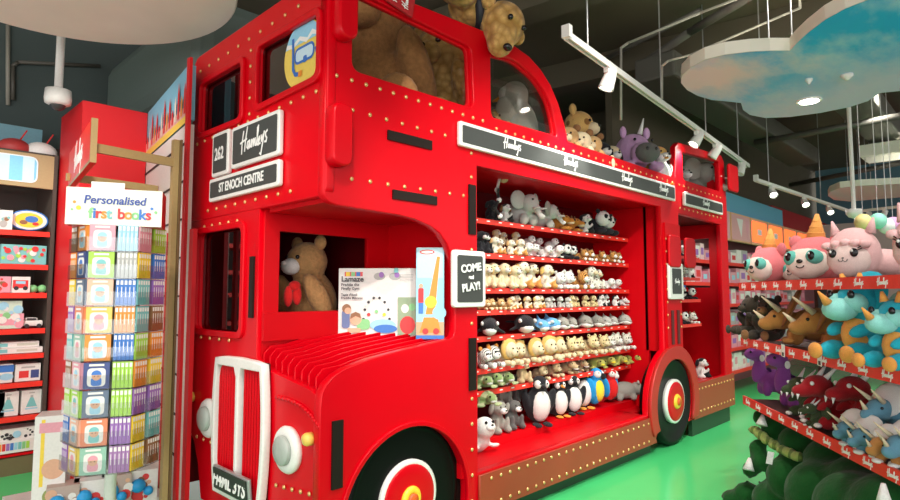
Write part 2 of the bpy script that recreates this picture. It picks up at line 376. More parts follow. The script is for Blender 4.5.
# skirts, fenders
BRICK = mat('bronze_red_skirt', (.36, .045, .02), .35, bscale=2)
BRK2 = mat('brick_red_fender', (.5, .02, .015), .35, bscale=2)
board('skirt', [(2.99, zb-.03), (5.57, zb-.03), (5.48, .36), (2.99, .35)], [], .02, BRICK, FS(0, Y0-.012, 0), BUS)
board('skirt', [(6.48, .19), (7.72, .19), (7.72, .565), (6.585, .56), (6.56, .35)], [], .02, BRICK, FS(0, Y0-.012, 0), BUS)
board('wheel_fender', arc(6.02, .43, .575, -20, 205, 30)+arc(6.02, .43, .45, 208, -28, 30), [], .035, BRK2, FS(0, Y0-.02, 0), BUS, .008)
board('wheel_fender', arc(2.39, .27, .515, -12, 194, 30)+arc(2.39, .27, .495, 194, -12, 30), [], .03, RED, FS(0, Y0+.0, 0), BUS, .004)
MB().box((6.055, Y0-.012, 1.62), (.36, .024, 1.32), REDI).done('pillar_trim', BUS)
# wheels
def wheel(x, z, y, r):
    M = FS(x, y, z)
    t = MB().lathe([(r*.55, -.16), (r*.97, -.16), (r, -.13), (r, -.03), (r*.97, 0), (r*.9, .005), (r*.86, -.004), (r*.6, -.012), (r*.5, -.02)], BLACK, seg=48).done('wheel', BUS, M, True)
    MB().lathe([(r*.50, -.02), (r*.50, .02), (r*.46, .028), (r*.43, .02)], WHITE, seg=40).done('wheel_rim', t, M, True)
    MB().lathe([(r*.44, -.01), (r*.44, .028), (r*.42, .033), (r*.3, .03), (r*.2, .034)], RED, seg=40).done('hub_disc', t, M, True)
    MB().lathe([(r*.17, .0), (r*.17, .04), (r*.14, .055), (r*.1, .058), (r*.08, .05)], YEL, seg=30).lathe([(r*.08, .02), (r*.08, .064), (r*.02, .066)], mat('orange_hub_cap', (.8, .12, .02), .4), seg=20).done('hub_cap', t, M, True)
wheel(6.02, .445, Y0+.0, .445)
wheel(2.42, .33, Y0+.06, .45)
MB().box((2.42, 3.0, .4), (1.25, .56, .8), BLACK).done('wheel_well', BUS)
MB().box((7.08, Y0+.04, .1), (1.14, .04, .2), mat('dark_green_skirt_shade', (.01, .05, .02), .5)).done('skirt_shade_board', BUS)  # dark green puts the void's shade and floor reflection into the board's colour
MB().box((4.3, Y0+.08, .07), (2.6, .04, .14), mat('dark_green_skirt_shade', (.01, .05, .02), .5)).done('skirt_shade_board', BUS)  # same painted shade under the long skirt
# bonnet with raised ribs running back from the radiator
hb = MB(); NX, NY = 14, 6
gv = [[None]*(NY+1) for _ in range(NX+1)]
def hz(x, y): return prof(x)+.1*(y-2.72)/.65
for i in range(NX+1):
    for j in range(NY+1):
        x = 1.775+(2.79-1.775)*i/NX; y = 2.715+(3.36-2.715)*j/NY
        gv[i][j] = (x, y, hz(x, y)-.10+.03*(x-1.775))
for i in range(NX):
    for j in range(NY):
        hb.poly([gv[i][j], gv[i+1][j], gv[i+1][j+1], gv[i][j+1]], REDI)
hb.done('bonnet', BUS, smooth=True)
for k in range(9):
    y = 2.765+k*.071; pl = [(1.80, hz(1.80, y)-.12)]
    xs = [1.80, 1.84, 1.95, 2.05, 2.2, 2.4, 2.6, 2.785]
    pl += [(x, hz(max(x, 1.86+.05*(x > 1.82)), y)-.004-(.012 if x < 1.82 else 0)) for x in xs] + [(2.785, hz(2.785, y)-.12)]
    board('bonnet_rib', pl, [], .014, RED, FS(0, y, 0), BUS, .002)
# radiator grille
def bul(z):  # half width of the bulging grille at height z
    t = (z-.75)/.45; return .335-.045*t*t
gz = [.30+.83*k/16 for k in range(17)]
gc = 3.50
outer = [(-gc-bul(z), z) for z in gz]+[(-gc-.2, 1.142), (-gc, 1.148), (-gc+.2, 1.142)]+[(-gc+bul(z), z) for z in gz[::-1]]
gh = []
for s in (-1, 1):
    gz2 = [.33+.77*k/12 for k in range(13)]
    o_ = [(-gc+s*(bul(z)-.024), z) for z in gz2]; i_ = [(-gc+s*(.011 if z < 1.04 else .011+(z-1.04)*.5), z) for z in gz2[::-1]]
    gh.append(o_+i_)
GR = board('grille', outer, gh, .05, WHITE, FF(X0-.03, 0, 0), BUS, .008)
MB().box((X0-.004, gc, .72), (.01, .62, .84), mat('grille_dark', (.05, 0, .001), .7)).done('grille_backing', GR)
for s in (-1, 1):
    for k in range(8):
        y = gc+s*(.05+k*.034); MB().cyl((X0-.02, y, .32), (X0-.02, y, 1.10), .0095, RED, seg=8).done('grille_slat', GR)
pl_ = MB().box((X0-.07, 3.49, .405), (.025, .46, .15), SILV, rot=(0, R(-5), 0), bev=.008).box((X0-.084, 3.49, .405), (.012, .43, .125), mat('number_plate_green', (.015, .03, .02), .5), rot=(0, R(-5), 0)).done('number_plate', BUS)
text('H4ML 3YS', .108, INK, frame((X0-.093, 3.49, .405), (0, -1, 0), (.087, 0, 1)), pl_, bold=.0025, sx=.9)
# lamps of the nose
for y, z in ((3.975, .715), (2.965, .69)):
    M = FF(X0, y, z)
    h = MB().lathe([(.125, -.01), (.13, .015), (.12, .03), (.09, .04), (.08, .035)], WHITE).done('headlamp', BUS, M, True)
    MB().lathe([(.08, .03), (.08, .055), (.073, .062), (.02, .064)], GREYG).done('lamp_glass', h, M, True)
for y, z in ((2.745, .785), (4.265, .82)):
    MB().lathe([(.035, 0), (.035, .03), (.028, .045), (.01, .05)], mat('yellow_lamp', (.85, .6, .12), .3), FF(X0, y, z), 20).done('side_lamp', BUS, smooth=True)
cz = [P(277, 397, 0, X0), P(290, 400, 0, X0), P(302, 406, 0, X0), P(312, 416, 0, X0), P(320, 428, 0, X0)]
b = MB()
cz = [cz[0].lerp(cz[1], t/4) if i == 0 else cz[i].lerp(cz[i+1], t/4) for i in range(4) for t in range(4)]+[cz[-1]]
for k in range(2, len(cz)-2): cz[k] = (cz[k-1]+cz[k]+cz[k+1])/3
for a, c in zip(cz, cz[1:]): b.cyl(a, c, .012, RED, seg=8).ell(a, (.012, .012, .012), RED, seg=8)
b.done('fender_crease', BUS, smooth=True)
# sign boards
def signboard(name, pl, M, parent, m_in=SLATE, rim=.02, t=.03):
    cx = sum(p[0] for p in pl)/len(pl); cy = sum(p[1] for p in pl)/len(pl)
    o = board(name, pl, [], t, WHITE, M, parent, .006)
    xs = [p[0] for p in pl]; ys = [p[1] for p in pl]; sx = 1-2*rim/(max(xs)-min(xs)); sy = 1-2*rim/(max(ys)-min(ys))
    mx = (max(xs)+min(xs))/2; my = (max(ys)+min(ys))/2
    board('sign_face', [(mx+(p[0]-mx)*sx, my+(p[1]-my)*sy) for p in pl], [], .008, m_in, M @ Matrix.Translation((0, 0, t/2)), o, .001)
    return o
s = signboard('route_number_sign', rrect(-3.865, 2.495, .235, .29, .015), FF(X0-.02, 0, 0), BUS)
text('262', .12, INK, FF(X0-.042, 3.865, 2.49), s, bold=.002, sx=.75)
s = signboard('bus_name_sign', rrect(-3.39, 2.497, .60, .26, .015), FF(X0-.02, 0, 0), BUS)
script(INK, .34, FF(X0-.042, 3.38, 2.49), s, .1)
s = signboard('destination_sign', rrect(-3.55, 2.255, .93, .145, .015), FF(X0-.02, 0, 0), BUS)
text('ST ENOCH CENTRE', .085, INK, FF(X0-.042, 3.55, 2.253), s, bold=.002, sx=.8)
s = signboard('side_banner', rrect(4.455, 2.608, 3.33, .155, .012), FS(0, Y0-.02, 0), BUS)
for x in (3.33, 4.1, 5.05, 5.83): script(INK, .2, FS(x, Y0-.042, 2.615), s, .12)
s = signboard('rear_banner', rrect(6.93, 2.585, 1.12, .14, .012), FS(0, Y0-.02, 0), BUS)
script(INK, .2, FS(6.95, Y0-.042, 2.59), s, .12)
s = signboard('slogan_sign', rrect(2.87, 1.645, .30, .36, .02), FS(0, Y0-.03, 0), BUS, rim=.028)
for tx, sz, z, sh in (('COME', .07, 1.715, 0), ('and', .032, 1.655, 0), ('PLAY!', .07, 1.59, 0)): text(tx, sz, INK, frame((2.87, Y0-.055, z), (1, 0, .12), (0, 0, 1)) if sz > .05 else FS(2.87, Y0-.055, z), s, bold=.0025)
s = signboard('slogan_sign', rrect(6.04, 1.675, .32, .36, .02), FS(0, Y0-.045, 0), BUS, rim=.05)
script(INK, .12, FS(6.04, Y0-.066, 1.67), s, .12)
tag(s, 'narrow slate sign with white frame by the rear doorway')
# dark slots (black metal grab strips)
SL = mat('dark_bronze_strip', (.016, .010, .008), .5, spec=.2)
for x0, x1, z0, z1 in ((2.193, 2.553, 2.455, 2.513), (2.235, 2.598, 2.107, 2.163), (2.9, 2.967, 1.945, 2.283), (2.9, 2.967, .912, 1.254), (1.832, 1.9, .524, .877)):
    MB().box(((x0+x1)/2, Y0-.006, (z0+z1)/2), (x1-x0, .014, z1-z0), SL).done('vent_strip', BUS)
for x in (5.98, 6.12): MB().box((x, Y0-.03, 1.2), (.05, .014, .35), mat('dark_red_strip', (.1, .01, .01), .5)).done('vent_strip', BUS)
p = P(252, 287, 0, X0); MB().box((X0-.002, p.y, p.z), (.014, .05, .38), SL).done('vent_strip', BUS)
# rounded paddles at the corners
def paddle(x0, x1, z0, z1, y=Y0-.05, t=.09):
    board('door_paddle', rrect((x0+x1)/2, (z0+z1)/2, x1-x0, z1-z0, .05), [], t, RED, FS(0, y, 0), BUS, .012)
paddle(1.768, 1.875, 2.24, 2.56, Y0-.045); paddle(1.80, 1.90, 2.95, 3.32, Y0-.045)
paddle(5.87, 6.13, 1.83, 2.14, Y0-.06, .03); paddle(6.20, 6.44, 1.83, 2.13, Y0-.09, .03)
paddle(7.62, 7.93, 2.84, 3.16, Y0-.07, .03)
# round beach sticker on the front window
M = FF(X0+.024, 2.92, 2.93)
st = board('window_sticker', circ(0, 0, .205, 40), [], .004, mat('sticker_yellow', (.88, .66, .12), .5), FF(X0+.02, 2.93, 2.93), BUS, .0005)
BL = mat('print_blue', (.03, .16, .55), .5); LB = mat('print_light_blue', (.3, .65, .85), .5)
def C(name, c): return mat('print_'+name, c, .5)
decal([('p', [(.2*math.cos(R(a)), .2*math.sin(R(a))) for a in range(20, 161, 10)], LB), ('p', [(-.17, .1), (-.1, .085), (-.03, .115), (.05, .085), (.1, .12), (.18, .08), (.19, .06), (.1, .09), (.04, .06), (-.03, .09), (-.1, .06), (-.18, .075)], INK),
       ('p', rrect(.02, -.0, .21, .10, .045), BL), ('p', rrect(.02, .0, .18, .07, .03), C('pale', (.6, .8, .9))), ('p', rrect(.03, -.035, .04, .04, .015), BL),
       ('p', [(-.115, .12), (-.09, .12), (-.085, -.06), (-.07, -.09), (-.02, -.1), (-.02, -.125), (-.08, -.115), (-.11, -.07)], BL), ('p', rrect(-.02, -.11, .04, .035, .01), C('orange', (.85, .3, .03))), ('p', [(.13, -.0), (.17, .02), (.18, -.02), (.14, -.03)], BL)], FF(X0+.016, 2.93, 2.93), st)
# rivets
riv = []
def rowS(x0, x1, z0, z1, n): riv.extend((FS(x0+(x1-x0)*k/(n-1), Y0-.001, z0+(z1-z0)*k/(n-1))) for k in range(n))
def rowF(y0, y1, z0, z1, n): riv.extend((FF(X0-.002, y0+(y1-y0)*k/(n-1), z0+(z1-z0)*k/(n-1))) for k in range(n))
rowS(1.83, 3.05, 2.745, 2.75, 13); rowS(1.94, 2.8, 2.575, 2.575, 8); rowS(1.94, 2.85, 2.185, 2.20, 8); rowS(2.93, 2.93, .2, 2.5, 15)
rowF(4.32, 2.75, 2.645, 2.66, 13); rowF(4.1, 3.0, 2.13, 2.135, 9); rowF(4.3, 2.8, 3.19, 3.22, 11); rowF(4.15, 3.65, 2.02, 2.02, 5); rowF(4.15, 3.72, 1.245, 1.245, 4)
rowF(3.09, 2.75, .47, .5, 5); rowF(4.28, 3.95, .56, .56, 4); rowF(3.52, 3.52, 2.7, 3.12, 5)
rowS(3.2, 4.05, 2.725, 2.725, 9)
extra = []
for k in range(24): extra.append(FS(3.1+k*.1, Y0-.022, .315)); extra.append(FS(3.1+k*.1, Y0-.022, .15))
for k in range(12): extra.append(FS(6.62+k*.095, Y0-.022, .5)); extra.append(FS(6.56+k*.1, Y0-.022, .26))
for k in range(17): extra.append(FS(4.2+k*.12, Y0-.002, 2.735))
for k in range(8): extra.append(FS(5.88, Y0-.025, 1.2+k*.13)); extra.append(FS(6.2, Y0-.025, 1.2+k*.13))
for k in range(11): extra.append(FS(6.3+k*.12, Y0-.002, 2.73)); extra.append(FS(6.3+k*.12, Y0-.002, 2.475))
def rv(b): return b.lathe([(.0125, 0), (.012, .005), (.007, .009), (.001, .01)], BRASS, seg=10)
rme = rv(MB()).mesh('rivet', True)
for M in riv[:100]: link(bpy.data.objects.new('rivet', rme), BUS, M)
b = MB()
for M in riv[100:]+extra: b.lathe([(.0125, 0), (.012, .005), (.007, .009), (.001, .01)], BRASS, M, 8)
tag(b.done('small_rivets', BUS, smooth=True), kind='stuff')
# shelves of the bay
STRIP = mat('red_shelf_strip', (.85, .035, .02), .4)
SHZ = [2.14, 1.865, 1.585, 1.412, 1.205, .955, .785]
smark = MB()
sh_me = MB().box((0, 0, -.012), (3.03, .44, .02), REDI).mesh('shelf')
mk = MB().box((0, 0, 0), (3.02, .012, .042), STRIP)
for k in range(20): mk.box((-1.42+k*.149, -.008, .004), (.04, .002, .010), INK)
st_me = mk.mesh('price_strip')
for z in SHZ:
    s = link(bpy.data.objects.new('shelf', sh_me), BUS, Matrix.Translation((4.42, 3.31, z)))
    t = link(bpy.data.objects.new('price_strip', st_me), s, Matrix.Translation((4.42, 3.085, z-.015)))
# ---------------- left side: red column, mural wall, wall unit ----------------
WALLRED = mat('red_wall_paint', (.66, .006, .012), .5, bscale=1)
struct(MB().box((1.575, 5.95, 1.585), (.51, .7, 3.17), WALLRED).done('wall_column'))
struct(MB().box((.9, 6.95, 1.5), (1.9, .06, 3.0), mat('dark_unit_back', (.05, .04, .035), .7)).done('wall_unit_back'))
A = Vector((1.83, 5.6, 0)); Bp = Vector((1.63, 4.2, 0)); du = (Bp-A).normalized()
MW = frame(A, du, (0, 0, 1)); LW = (Bp-A).length
SKY = mat('mural_sky_blue', (.22, .5, .66), .6)
mural = struct(MB().box((LW/2, 1.375, -.03), (LW, 2.75, .05), mat('white_slat_wall', (.72, .7, .66), .5)).box((LW/2, 2.98, -.03), (LW, .4, .05), SKY).done('wall_mural', M=MW))
YB = mat('mural_yellow', (.85, .6, .1), .5)
sh = [('r', LW/2, 2.79, LW, .06, YB), ('r', LW/2, 2.85, LW, .07, C('mural_pink', (.8, .45, .4)))]
CR = C('mural_red', (.7, .03, .03)); CP = C('mural_cream', (.8, .7, .6))
for k in range(15):
    x = .06+k*(LW-.1)/14; h = (.12, .2, .28, .16, .24)[k % 5]; w_ = .05
    sh.append(('p', [(x-w_/2, 2.83), (x+w_/2, 2.83), (x+w_/2, 2.83+h*.7), (x, 2.83+h), (x-w_/2, 2.83+h*.7)], (CR, CP, CR, C('mural_orange', (.8, .3, .05)), CR)[k % 5]))
o = decal(sh, MW, mural, 'mural_print')
for k in range(9): MB().box((LW/2, .45+k*.27, .0), (LW, .012, .01), DK).done('slat_groove', mural, MW)
# red end post beside the bus
struct(MB().box((1.615, 4.13, 1.6), (.02, .05, 3.2), WALLRED).box((1.69, 4.3, 1.0), (.03, .34, 2.0), WALLRED).box((1.72, 4.52, 1.0), (.1, .16, 2.0), WALLRED).done('trim_1'))
# gondola frame with post and blade sign
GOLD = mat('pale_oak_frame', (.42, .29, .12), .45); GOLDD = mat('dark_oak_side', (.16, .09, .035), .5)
GF = root('sign_frame', (1.53, 4.06, 0), 'tall pale wooden post with two arms holding a hanging red shop sign', 'sign frame')
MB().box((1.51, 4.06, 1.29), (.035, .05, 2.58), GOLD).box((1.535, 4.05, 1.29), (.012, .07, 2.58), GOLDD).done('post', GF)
MB().box((1.265, 4.02, 2.425), (.53, .025, .055), GOLD, rot=(0, 0, R(9))).done('arm', GF)
MB().box((1.42, 5.02, 2.40), (.66, .025, .055), GOLD, rot=(0, 0, R(6))).done('arm', GF)
q = [Vector((1.0, 3.96, 2.59)), Vector((1.0, 3.96, 2.31)), Vector((1.145, 5.1, 2.34)), Vector((1.145, 5.1, 2.59))]
Ms = frame(q[0]*.5+q[2]*.5, q[1]*0+Vector((-.126, -.99, 0)), (0, 0, 1))
bs = MB().box((0, 0, 0), (1.15, .27, .03), STRIP).done('blade_sign', GF, Ms)
MB().box((0, -.125, .0), (1.15, .02, .034), GOLD).box((.57, 0, 0), (.02, .27, .034), GOLD).done('sign_edge', bs, Ms)
script(INK, .42, Ms @ Matrix.Translation((0, 0, .017)), bs, .12)
script(INK, .42, Ms @ Matrix.Rotation(math.pi, 4, 'Y') @ Matrix.Translation((0, 0, .017)), bs, .12)
# wall unit on the far left
WU = root('wall_unit', (.9, 6.3, 0), 'tall wall shelving unit with red shelf strips and pale wood header at far left', 'shelving unit')
MB().box((.62, 6.6, 1.5), (.0+1.25, .56, .03), REDI)
UY = 6.27; FR = mat('dark_brown_unit', (.06, .045, .035), .6)
MB().box((.65, 6.58, .075), (1.24, .6, .15), mat('olive_plinth', (.16, .13, .06), .6)).done('plinth', WU)
MB().box((1.285, 6.56, 1.4), (.03, .62, 2.8), FR).done('upright', WU)
MB().box((.65, 6.88, 1.5), (1.24, .03, 2.9), FR).done('back_panel', WU)
uz = [2.09, 1.795, 1.545, 1.235, 1.02, .775, .49, .18]
for z in uz:
    s = MB().box((.64, 6.56, z-.01), (1.24, .58, .02), REDI).done('shelf', WU)
    if z > .3:
        MB().box((.64, UY-.006, z-.015), (1.25, .012, .045), STRIP).done('price_strip', s)
h = MB().box((.66, UY, 2.635), (1.22, .04, .30), mat('header_wood', (.40, .30, .15), .5)).done('header', WU)
hb_ = [('p', rrect(.62, 2.64, 1.06, .235, .06), C('header_rim', (.75, .85, .9))), ('p', rrect(.62, 2.64, 1.04, .215, .055), C('header_blue', (.22, .60, .85)))]
for k in range(6): hb_.append(('r', .18+k*.18, 2.64, .085, .215, C('header_pale', (.55, .8, .92))))
decal(hb_, FS(0, UY-.022, 0), h)
tp = MB().box((.64, 6.6, 2.8), (1.28, .6, .02), FR).done('top_board', WU)
MB().box((.64, 6.86, 2.98), (1.28, .03, .34), mat('pale_sky_board', (.25, .5, .6), .6)).done('sky_board', WU)
# spheres on top of the unit
for px, lab in ((14, 'red and white balloon toy on top of the left wall unit, left one'), (41, 'white and red balloon toy on top of the left wall unit, right one')):
    c = P(px, 148, 1, 6.45); r_ = root('toy_balloon', (c.x, c.y, 2.81), lab, 'toy', 'toys on top of the wall unit')
    MB().ell((c.x, c.y, 2.85), (.13, .1, .09), C('balloon_red', (.5, .05, .05)) if px < 20 else INK).done('balloon', r_, smooth=True)
    MB().cyl((c.x, c.y, 2.85), (c.x+.09, c.y, 3.03), .006, CR, seg=6).done('stick', r_)

def carton(name, M, w, h, d, col, shapes, label, cat='box', group=None, side=None):
    """box whose printed front is local z=0, base centre at origin"""
    o = bpy.data.objects.new(name, None); COL.objects.link(o); o.matrix_basis = M; o.empty_display_size = .05
    tag(o, label, cat, group)
    MB().box((0, h/2, -d/2), (w, h, d), side or col, bev=.002).done('carton', o, M)
    decal([('r', 0, h/2, w*.985, h*.985, col)]+shapes, M, o, 'printed_front')
    return o
def onL(px, z, y=UY+.03): p = P(px, 296, 1, y); return FS(p.x, y, z)
W_ = C('card_white', (.82, .8, .76)); PK = C('card_pink', (.8, .35, .42)); GN = C('card_green', (.25, .6, .25)); TQ = C('card_teal', (.2, .55, .55))
OR = C('card_orange', (.85, .3, .04)); PU = C('card_purple', (.35, .16, .5)); BK = C('card_black', (.03, .03, .035)); TN = C('card_skin', (.75, .42, .27)); LG = C('card_lime', (.4, .7, .08)); YL = C('card_yellow', (.9, .65, .05))
CB = C('card_blue', (.05, .2, .6)); CLB = C('card_sky', (.35, .65, .8)); GY = C('card_grey', (.45, .45, .43)); RD = C('card_red', (.75, .04, .04)); BRN = C('card_brown', (.3, .14, .06))
def wx(a, b, y=UY): return abs(P(b, 296, 1, y).x-P(a, 296, 1, y).x)
def blobs(w, h, cols, n=9, seed=1):
    rnd = random.Random(seed); return [('p', circ((rnd.random()-.5)*w*.8, h*(.15+.7*rnd.random()), h*(.06+.1*rnd.random()), 12), rnd.choice(cols)) for _ in range(n)]
d = root('round_gift_tin', (P(29, 218, 1, 6.35).x, 6.35, 2.10), 'round tin with blue rim and yellow picture on the top shelf at far left', 'tin')
M = FS(d.location.x, 6.35, 2.10+.10)
MB().lathe([(.145, -.05), (.15, -.02), (.15, 0), (.14, .004)], CB, seg=36).done('tin', d, M @ Matrix.Diagonal((1, .62, 1, 1)), True)
decal([('p', circ(0, 0, .135, 36, .083), W_), ('p', circ(0, 0, .105, 30, .066), YL), ('p', circ(.02, .01, .05, 20, .03), CB), ('p', circ(-.04, -.02, .03, 14, .02), BRN), ('p', circ(.05, -.03, .025, 14, .015), RD)], M @ Matrix.Translation((0, 0, .005)), d)
carton('toy_box', onL(2, 2.10), .09, .17, .1, W_, blobs(.09, .17, [BRN, GY, TQ], 6, 3), 'small pale box beside the round tin at the left edge')
carton('board_game', onL(22, 1.805), wx(0, 46), .17, .2, TQ, blobs(.38, .17, [W_, GN, RD, LG, CLB, PK], 26, 5), 'wide green patterned game box on second shelf of left wall unit')
carton('toy_box', onL(4, 1.555), .1, .14, .15, PK, blobs(.1, .14, [W_, BRN, RD], 6, 8), 'pink toy box at left edge beside the red car box')
carton('toy_box', onL(20, 1.555), .14, .14, .15, W_, [('r', 0, .075, .11, .07, RD), ('c', -.03, .04, .018, BK), ('c', .035, .04, .018, BK), ('r', 0, .09, .07, .025, CLB)], 'white box printed with a red car on left wall unit')
for px, s in ((34, 'left'), (43, 'right')):
    p = onL(px, 1.555).translation; r_ = root('toy_ball', p, f'small green and red rubber ball on left wall unit, {s} of the two', 'ball', 'green balls on the wall unit')
    MB().ell(p+Vector((0, .05, .035)), (.037, .037, .037), GN).done('ball', r_, smooth=True); MB().cyl(p+Vector((0, .05, 0)), p+Vector((0, .05, .02)), .022, RD).done('ball_stand', r_)
carton('toy_box', onL(11, 1.245), wx(0, 24), .24, .15, C('card_mint', (.6, .75, .62)), [('r', 0, .08, .2, .1, PK)]+blobs(.18, .24, [W_, PK, GN, CLB], 14, 9), 'tall pale green and pink toy box on middle shelf of left unit')
r_ = root('toy_car', onL(35, 1.245).translation, 'small white toy van standing beside the pink toy box', 'toy car')
p = r_.location; MB().box(p+Vector((0, .06, .04)), (.15, .07, .05), W_, bev=.012).box(p+Vector((-.01, .06, .075)), (.09, .06, .03), W_, bev=.01).done('car_body', r_)
for dx in (-.045, .045): MB().cyl(p+Vector((dx, .02, .018)), p+Vector((dx, .1, .018)), .018, BK).done('wheel', r_)
MB().box(p+Vector((-.01, .028, .077)), (.07, .006, .018), BK).done('car_window', r_)
for k, (a, b) in enumerate(((0, 46), (4, 42))):
    carton('flat_box', onL((a+b)/2, 1.03+k*.05, UY+.03+k*.02), wx(a, b), .048, .2, W_, [('r', .05, .024, .15, .02, C('card_stone', (.6, .6, .5))), ('r', -.12, .024, .06, .03, TQ)], ('long white flat box at the bottom of the pair', 'shorter white flat box lying on another flat box')[k]+' on left unit', 'box', 'flat boxes on the wall unit')
carton('toy_box', onL(8, .785), wx(0, 18), .16, .2, W_, [('r', 0, .12, .14, .06, CB), ('p', circ(.02, .05, .05, 14, .03), CLB), ('r', -.04, .05, .03, .05, BK)], 'blue and white toy box beside the house picture box')
carton('toy_box', onL(32, .785), wx(20, 45), .15, .2, W_, [('r', -.03, .06, .07, .06, RD), ('r', .05, .06, .06, .07, C('card_navy', (.05, .08, .25))), ('r', 0, .12, .1, .015, GY)], 'white box with red and blue house picture on left unit')
for k, px in enumerate((0, 14, 37)):
    carton('gift_box', onL(px, .50), wx(27, 47), .205, .12, W_, [('p', [(-.04, .06), (.04, .06), (.012, .14), (-.012, .14)], TQ), ('r', 0, .15, .02, .02, GY), ('r', 0, .045, .09, .012, CLB), ('r', 0, .18, .04, .008, GY)], ('white box with teal cone picture cut by the left edge', 'middle white box with teal cone picture on left unit', 'white box with teal cone picture beside the red column')[k], 'box', 'white cone picture boxes')
carton('craft_box', onL(24, .29), wx(0, 46), .1, .2, W_, blobs(.4, .1, [BK], 26, 4)+[('p', circ(0, .05, .03, 14), CLB)], 'white box with black doodles above the rainbow pen box')
rb = [('r', -.17+k*.028, .055, .024, .06, (C('c1', (.9, .8, .1)), YL, OR, RD, PU, CB, CLB, TQ, GN, LG)[k]) for k in range(10)]
carton('pen_box', onL(24, .19, UY-.0), wx(0, 46), .10, .2, W_, rb+[('r', .16, .05, .05, .05, BK)], 'white box of rainbow coloured pens at bottom of left wall unit')

# ---------------- book spinner ----------------
sc_ = Vector((1.09, 3.70, 0)); base_a = math.atan2(-sc_.y, -sc_.x)+R(-9)
SP = root('book_spinner', sc_, 'rotating book stand with clear pockets under a personalised first books sign', 'book stand')
MB().cyl((sc_.x, sc_.y, .03), (sc_.x, sc_.y, 1.95), .03, WHITE, seg=16).done('pole', SP, smooth=True)
MB().cyl((sc_.x, sc_.y, 0), (sc_.x, sc_.y, .035), .26, WHITE, seg=32).done('base', SP)
vn = Vector((math.cos(base_a), math.sin(base_a), 0)); vr = Vector((-vn.y, vn.x, 0))  # vr = picture right
Msn = frame(sc_+Vector((0, 0, 2.015))+vn*.2, vr, (0, 0, 1))
sg = MB().box((0, 0, -.1), (.46, .2, .2), RED).box((0, 0, .0), (.46, .2, .012), mat('cream_sign_card', (.80, .82, .70), .5)).done('header_sign', SP, Msn)
MB().box((-.04, .115, -.02), (.16, .045, .01), W_).done('price_card', SP, Msn)
text('Personalised', .062, C('sign_navy', (.05, .09, .35)), Msn @ Matrix.Translation((0, .035, .008)), sg, bold=.0012, shear=.15, sx=.95)
cols = [GN, CB, RD, OR, TQ, None, RD, OR, GN, CB, RD]; tx = -.125
for ch, cc in zip('first books', cols):
    wdt = {'i': .015, ' ': .03, 'r': .024, 't': .022, 'f': .022, 's': .027}.get(ch, .034)
    if ch != ' ': text(ch, .078, cc, Msn @ Matrix.Translation((tx+wdt/2, -.038, .008)), sg, bold=.002)
    tx += wdt
decal([('c', -.19, .02, .008, OR), ('c', -.17, -.01, .012, YL), ('c', -.2, -.02, .006, GN), ('c', .18, .0, .008, CB), ('c', .2, -.02, .008, GN), ('c', .165, -.035, .006, PU)], Msn @ Matrix.Translation((0, 0, .007)), sg, 'printed_stars')
PG = glass('clear_acrylic', (.93, .94, .94), .03)
tz = [1.917-.1465*k for k in range(9)]
ap = .212; side_w = .245
cov = [(PK, 'pink', CLB), (LG, 'lime green', TQ), (C('card_peach', (.85, .5, .35)), 'peach', CLB), (C('card_mustard', (.8, .58, .12)), 'mustard', PK), (OR, 'orange', CLB), (C('card_navy', (.05, .08, .25)), 'navy', CB), (C('card_slate', (.12, .17, .25)), 'slate blue', CLB), (C('card_coral', (.8, .25, .12)), 'coral', TQ), (C('card_sage', (.3, .55, .42)), 'sage green', PK)]
spA = [(CLB, 'sky blue'), (GY, 'grey'), (CB, 'deep blue'), (OR, 'orange'), (CB, 'dark blue'), (LG, 'lime green'), (LG, 'leaf green'), (PU, 'purple'), (C('card_plum', (.4, .2, .45)), 'plum')]
spB = [(PK, 'pink'), (YL, 'yellow'), (TQ, 'teal'), (TQ, 'sea green'), (LG, 'lime green'), (OR, 'orange'), (PU, 'mauve'), (YL, 'golden yellow'), (YL, 'yellow')]
spC = [(LG, 'green'), (CB, 'indigo'), (PU, 'purple'), (BRN, 'brown'), (OR, 'orange'), (YL, 'mustard'), (PU, 'violet'), (TQ, 'teal'), (BRN, 'maroon')]
ordn = ['top', 'second', 'third', 'fourth', 'fifth', 'sixth', 'seventh', 'eighth', 'bottom']
def bookcover(M, bc, bn, sub, tier, face):
    o = bpy.data.objects.new('board_book', None); COL.objects.link(o); o.matrix_basis = M
    tag(o, f'{bn} board book, cover out, {ordn[tier]} tier of book spinner, {face}', 'book', 'cover out books in the spinner')
    MB().box((0, .062, -.01), (.122, .124, .018), bc).done('book_block', o, M)
    decal([('r', 0, .062, .12, .122, bc), ('p', rrect(0, .055, .085, .085, .02), W_), ('p', rrect(0, .035, .05, .04, .015), sub), ('c', 0, .062, .022, TN), ('p', [(.024*math.cos(R(a)), .066+.022*math.sin(R(a))) for a in range(0, 181, 20)], sub), ('c', -.008, .06, .0025, BK), ('c', .008, .06, .0025, BK), ('r', 0, .112, .07, .010, W_)], M, o, 'printed_cover')
def spines(M, x0, n, bc, bn, tier, face):
    pitch = .0195
    for k in range(n):
        Mk = M @ Matrix.Translation((x0+k*pitch, 0, 0))
        o = MB().box((0, .062, -.03), (.0178, .124, .06), bc).box((0, .108, .0004), (.0125, .02, .0012), W_).box((0, .062, .0004), (.0035, .05, .0012), W_).done('board_book', None, Mk)
        tag(o, f'{bn} book, {ordn[k] if k else "first"} spine from left, {ordn[tier]} tier of spinner, {face}', 'book', f'{bn} spine books, {ordn[tier]} tier, {face}')
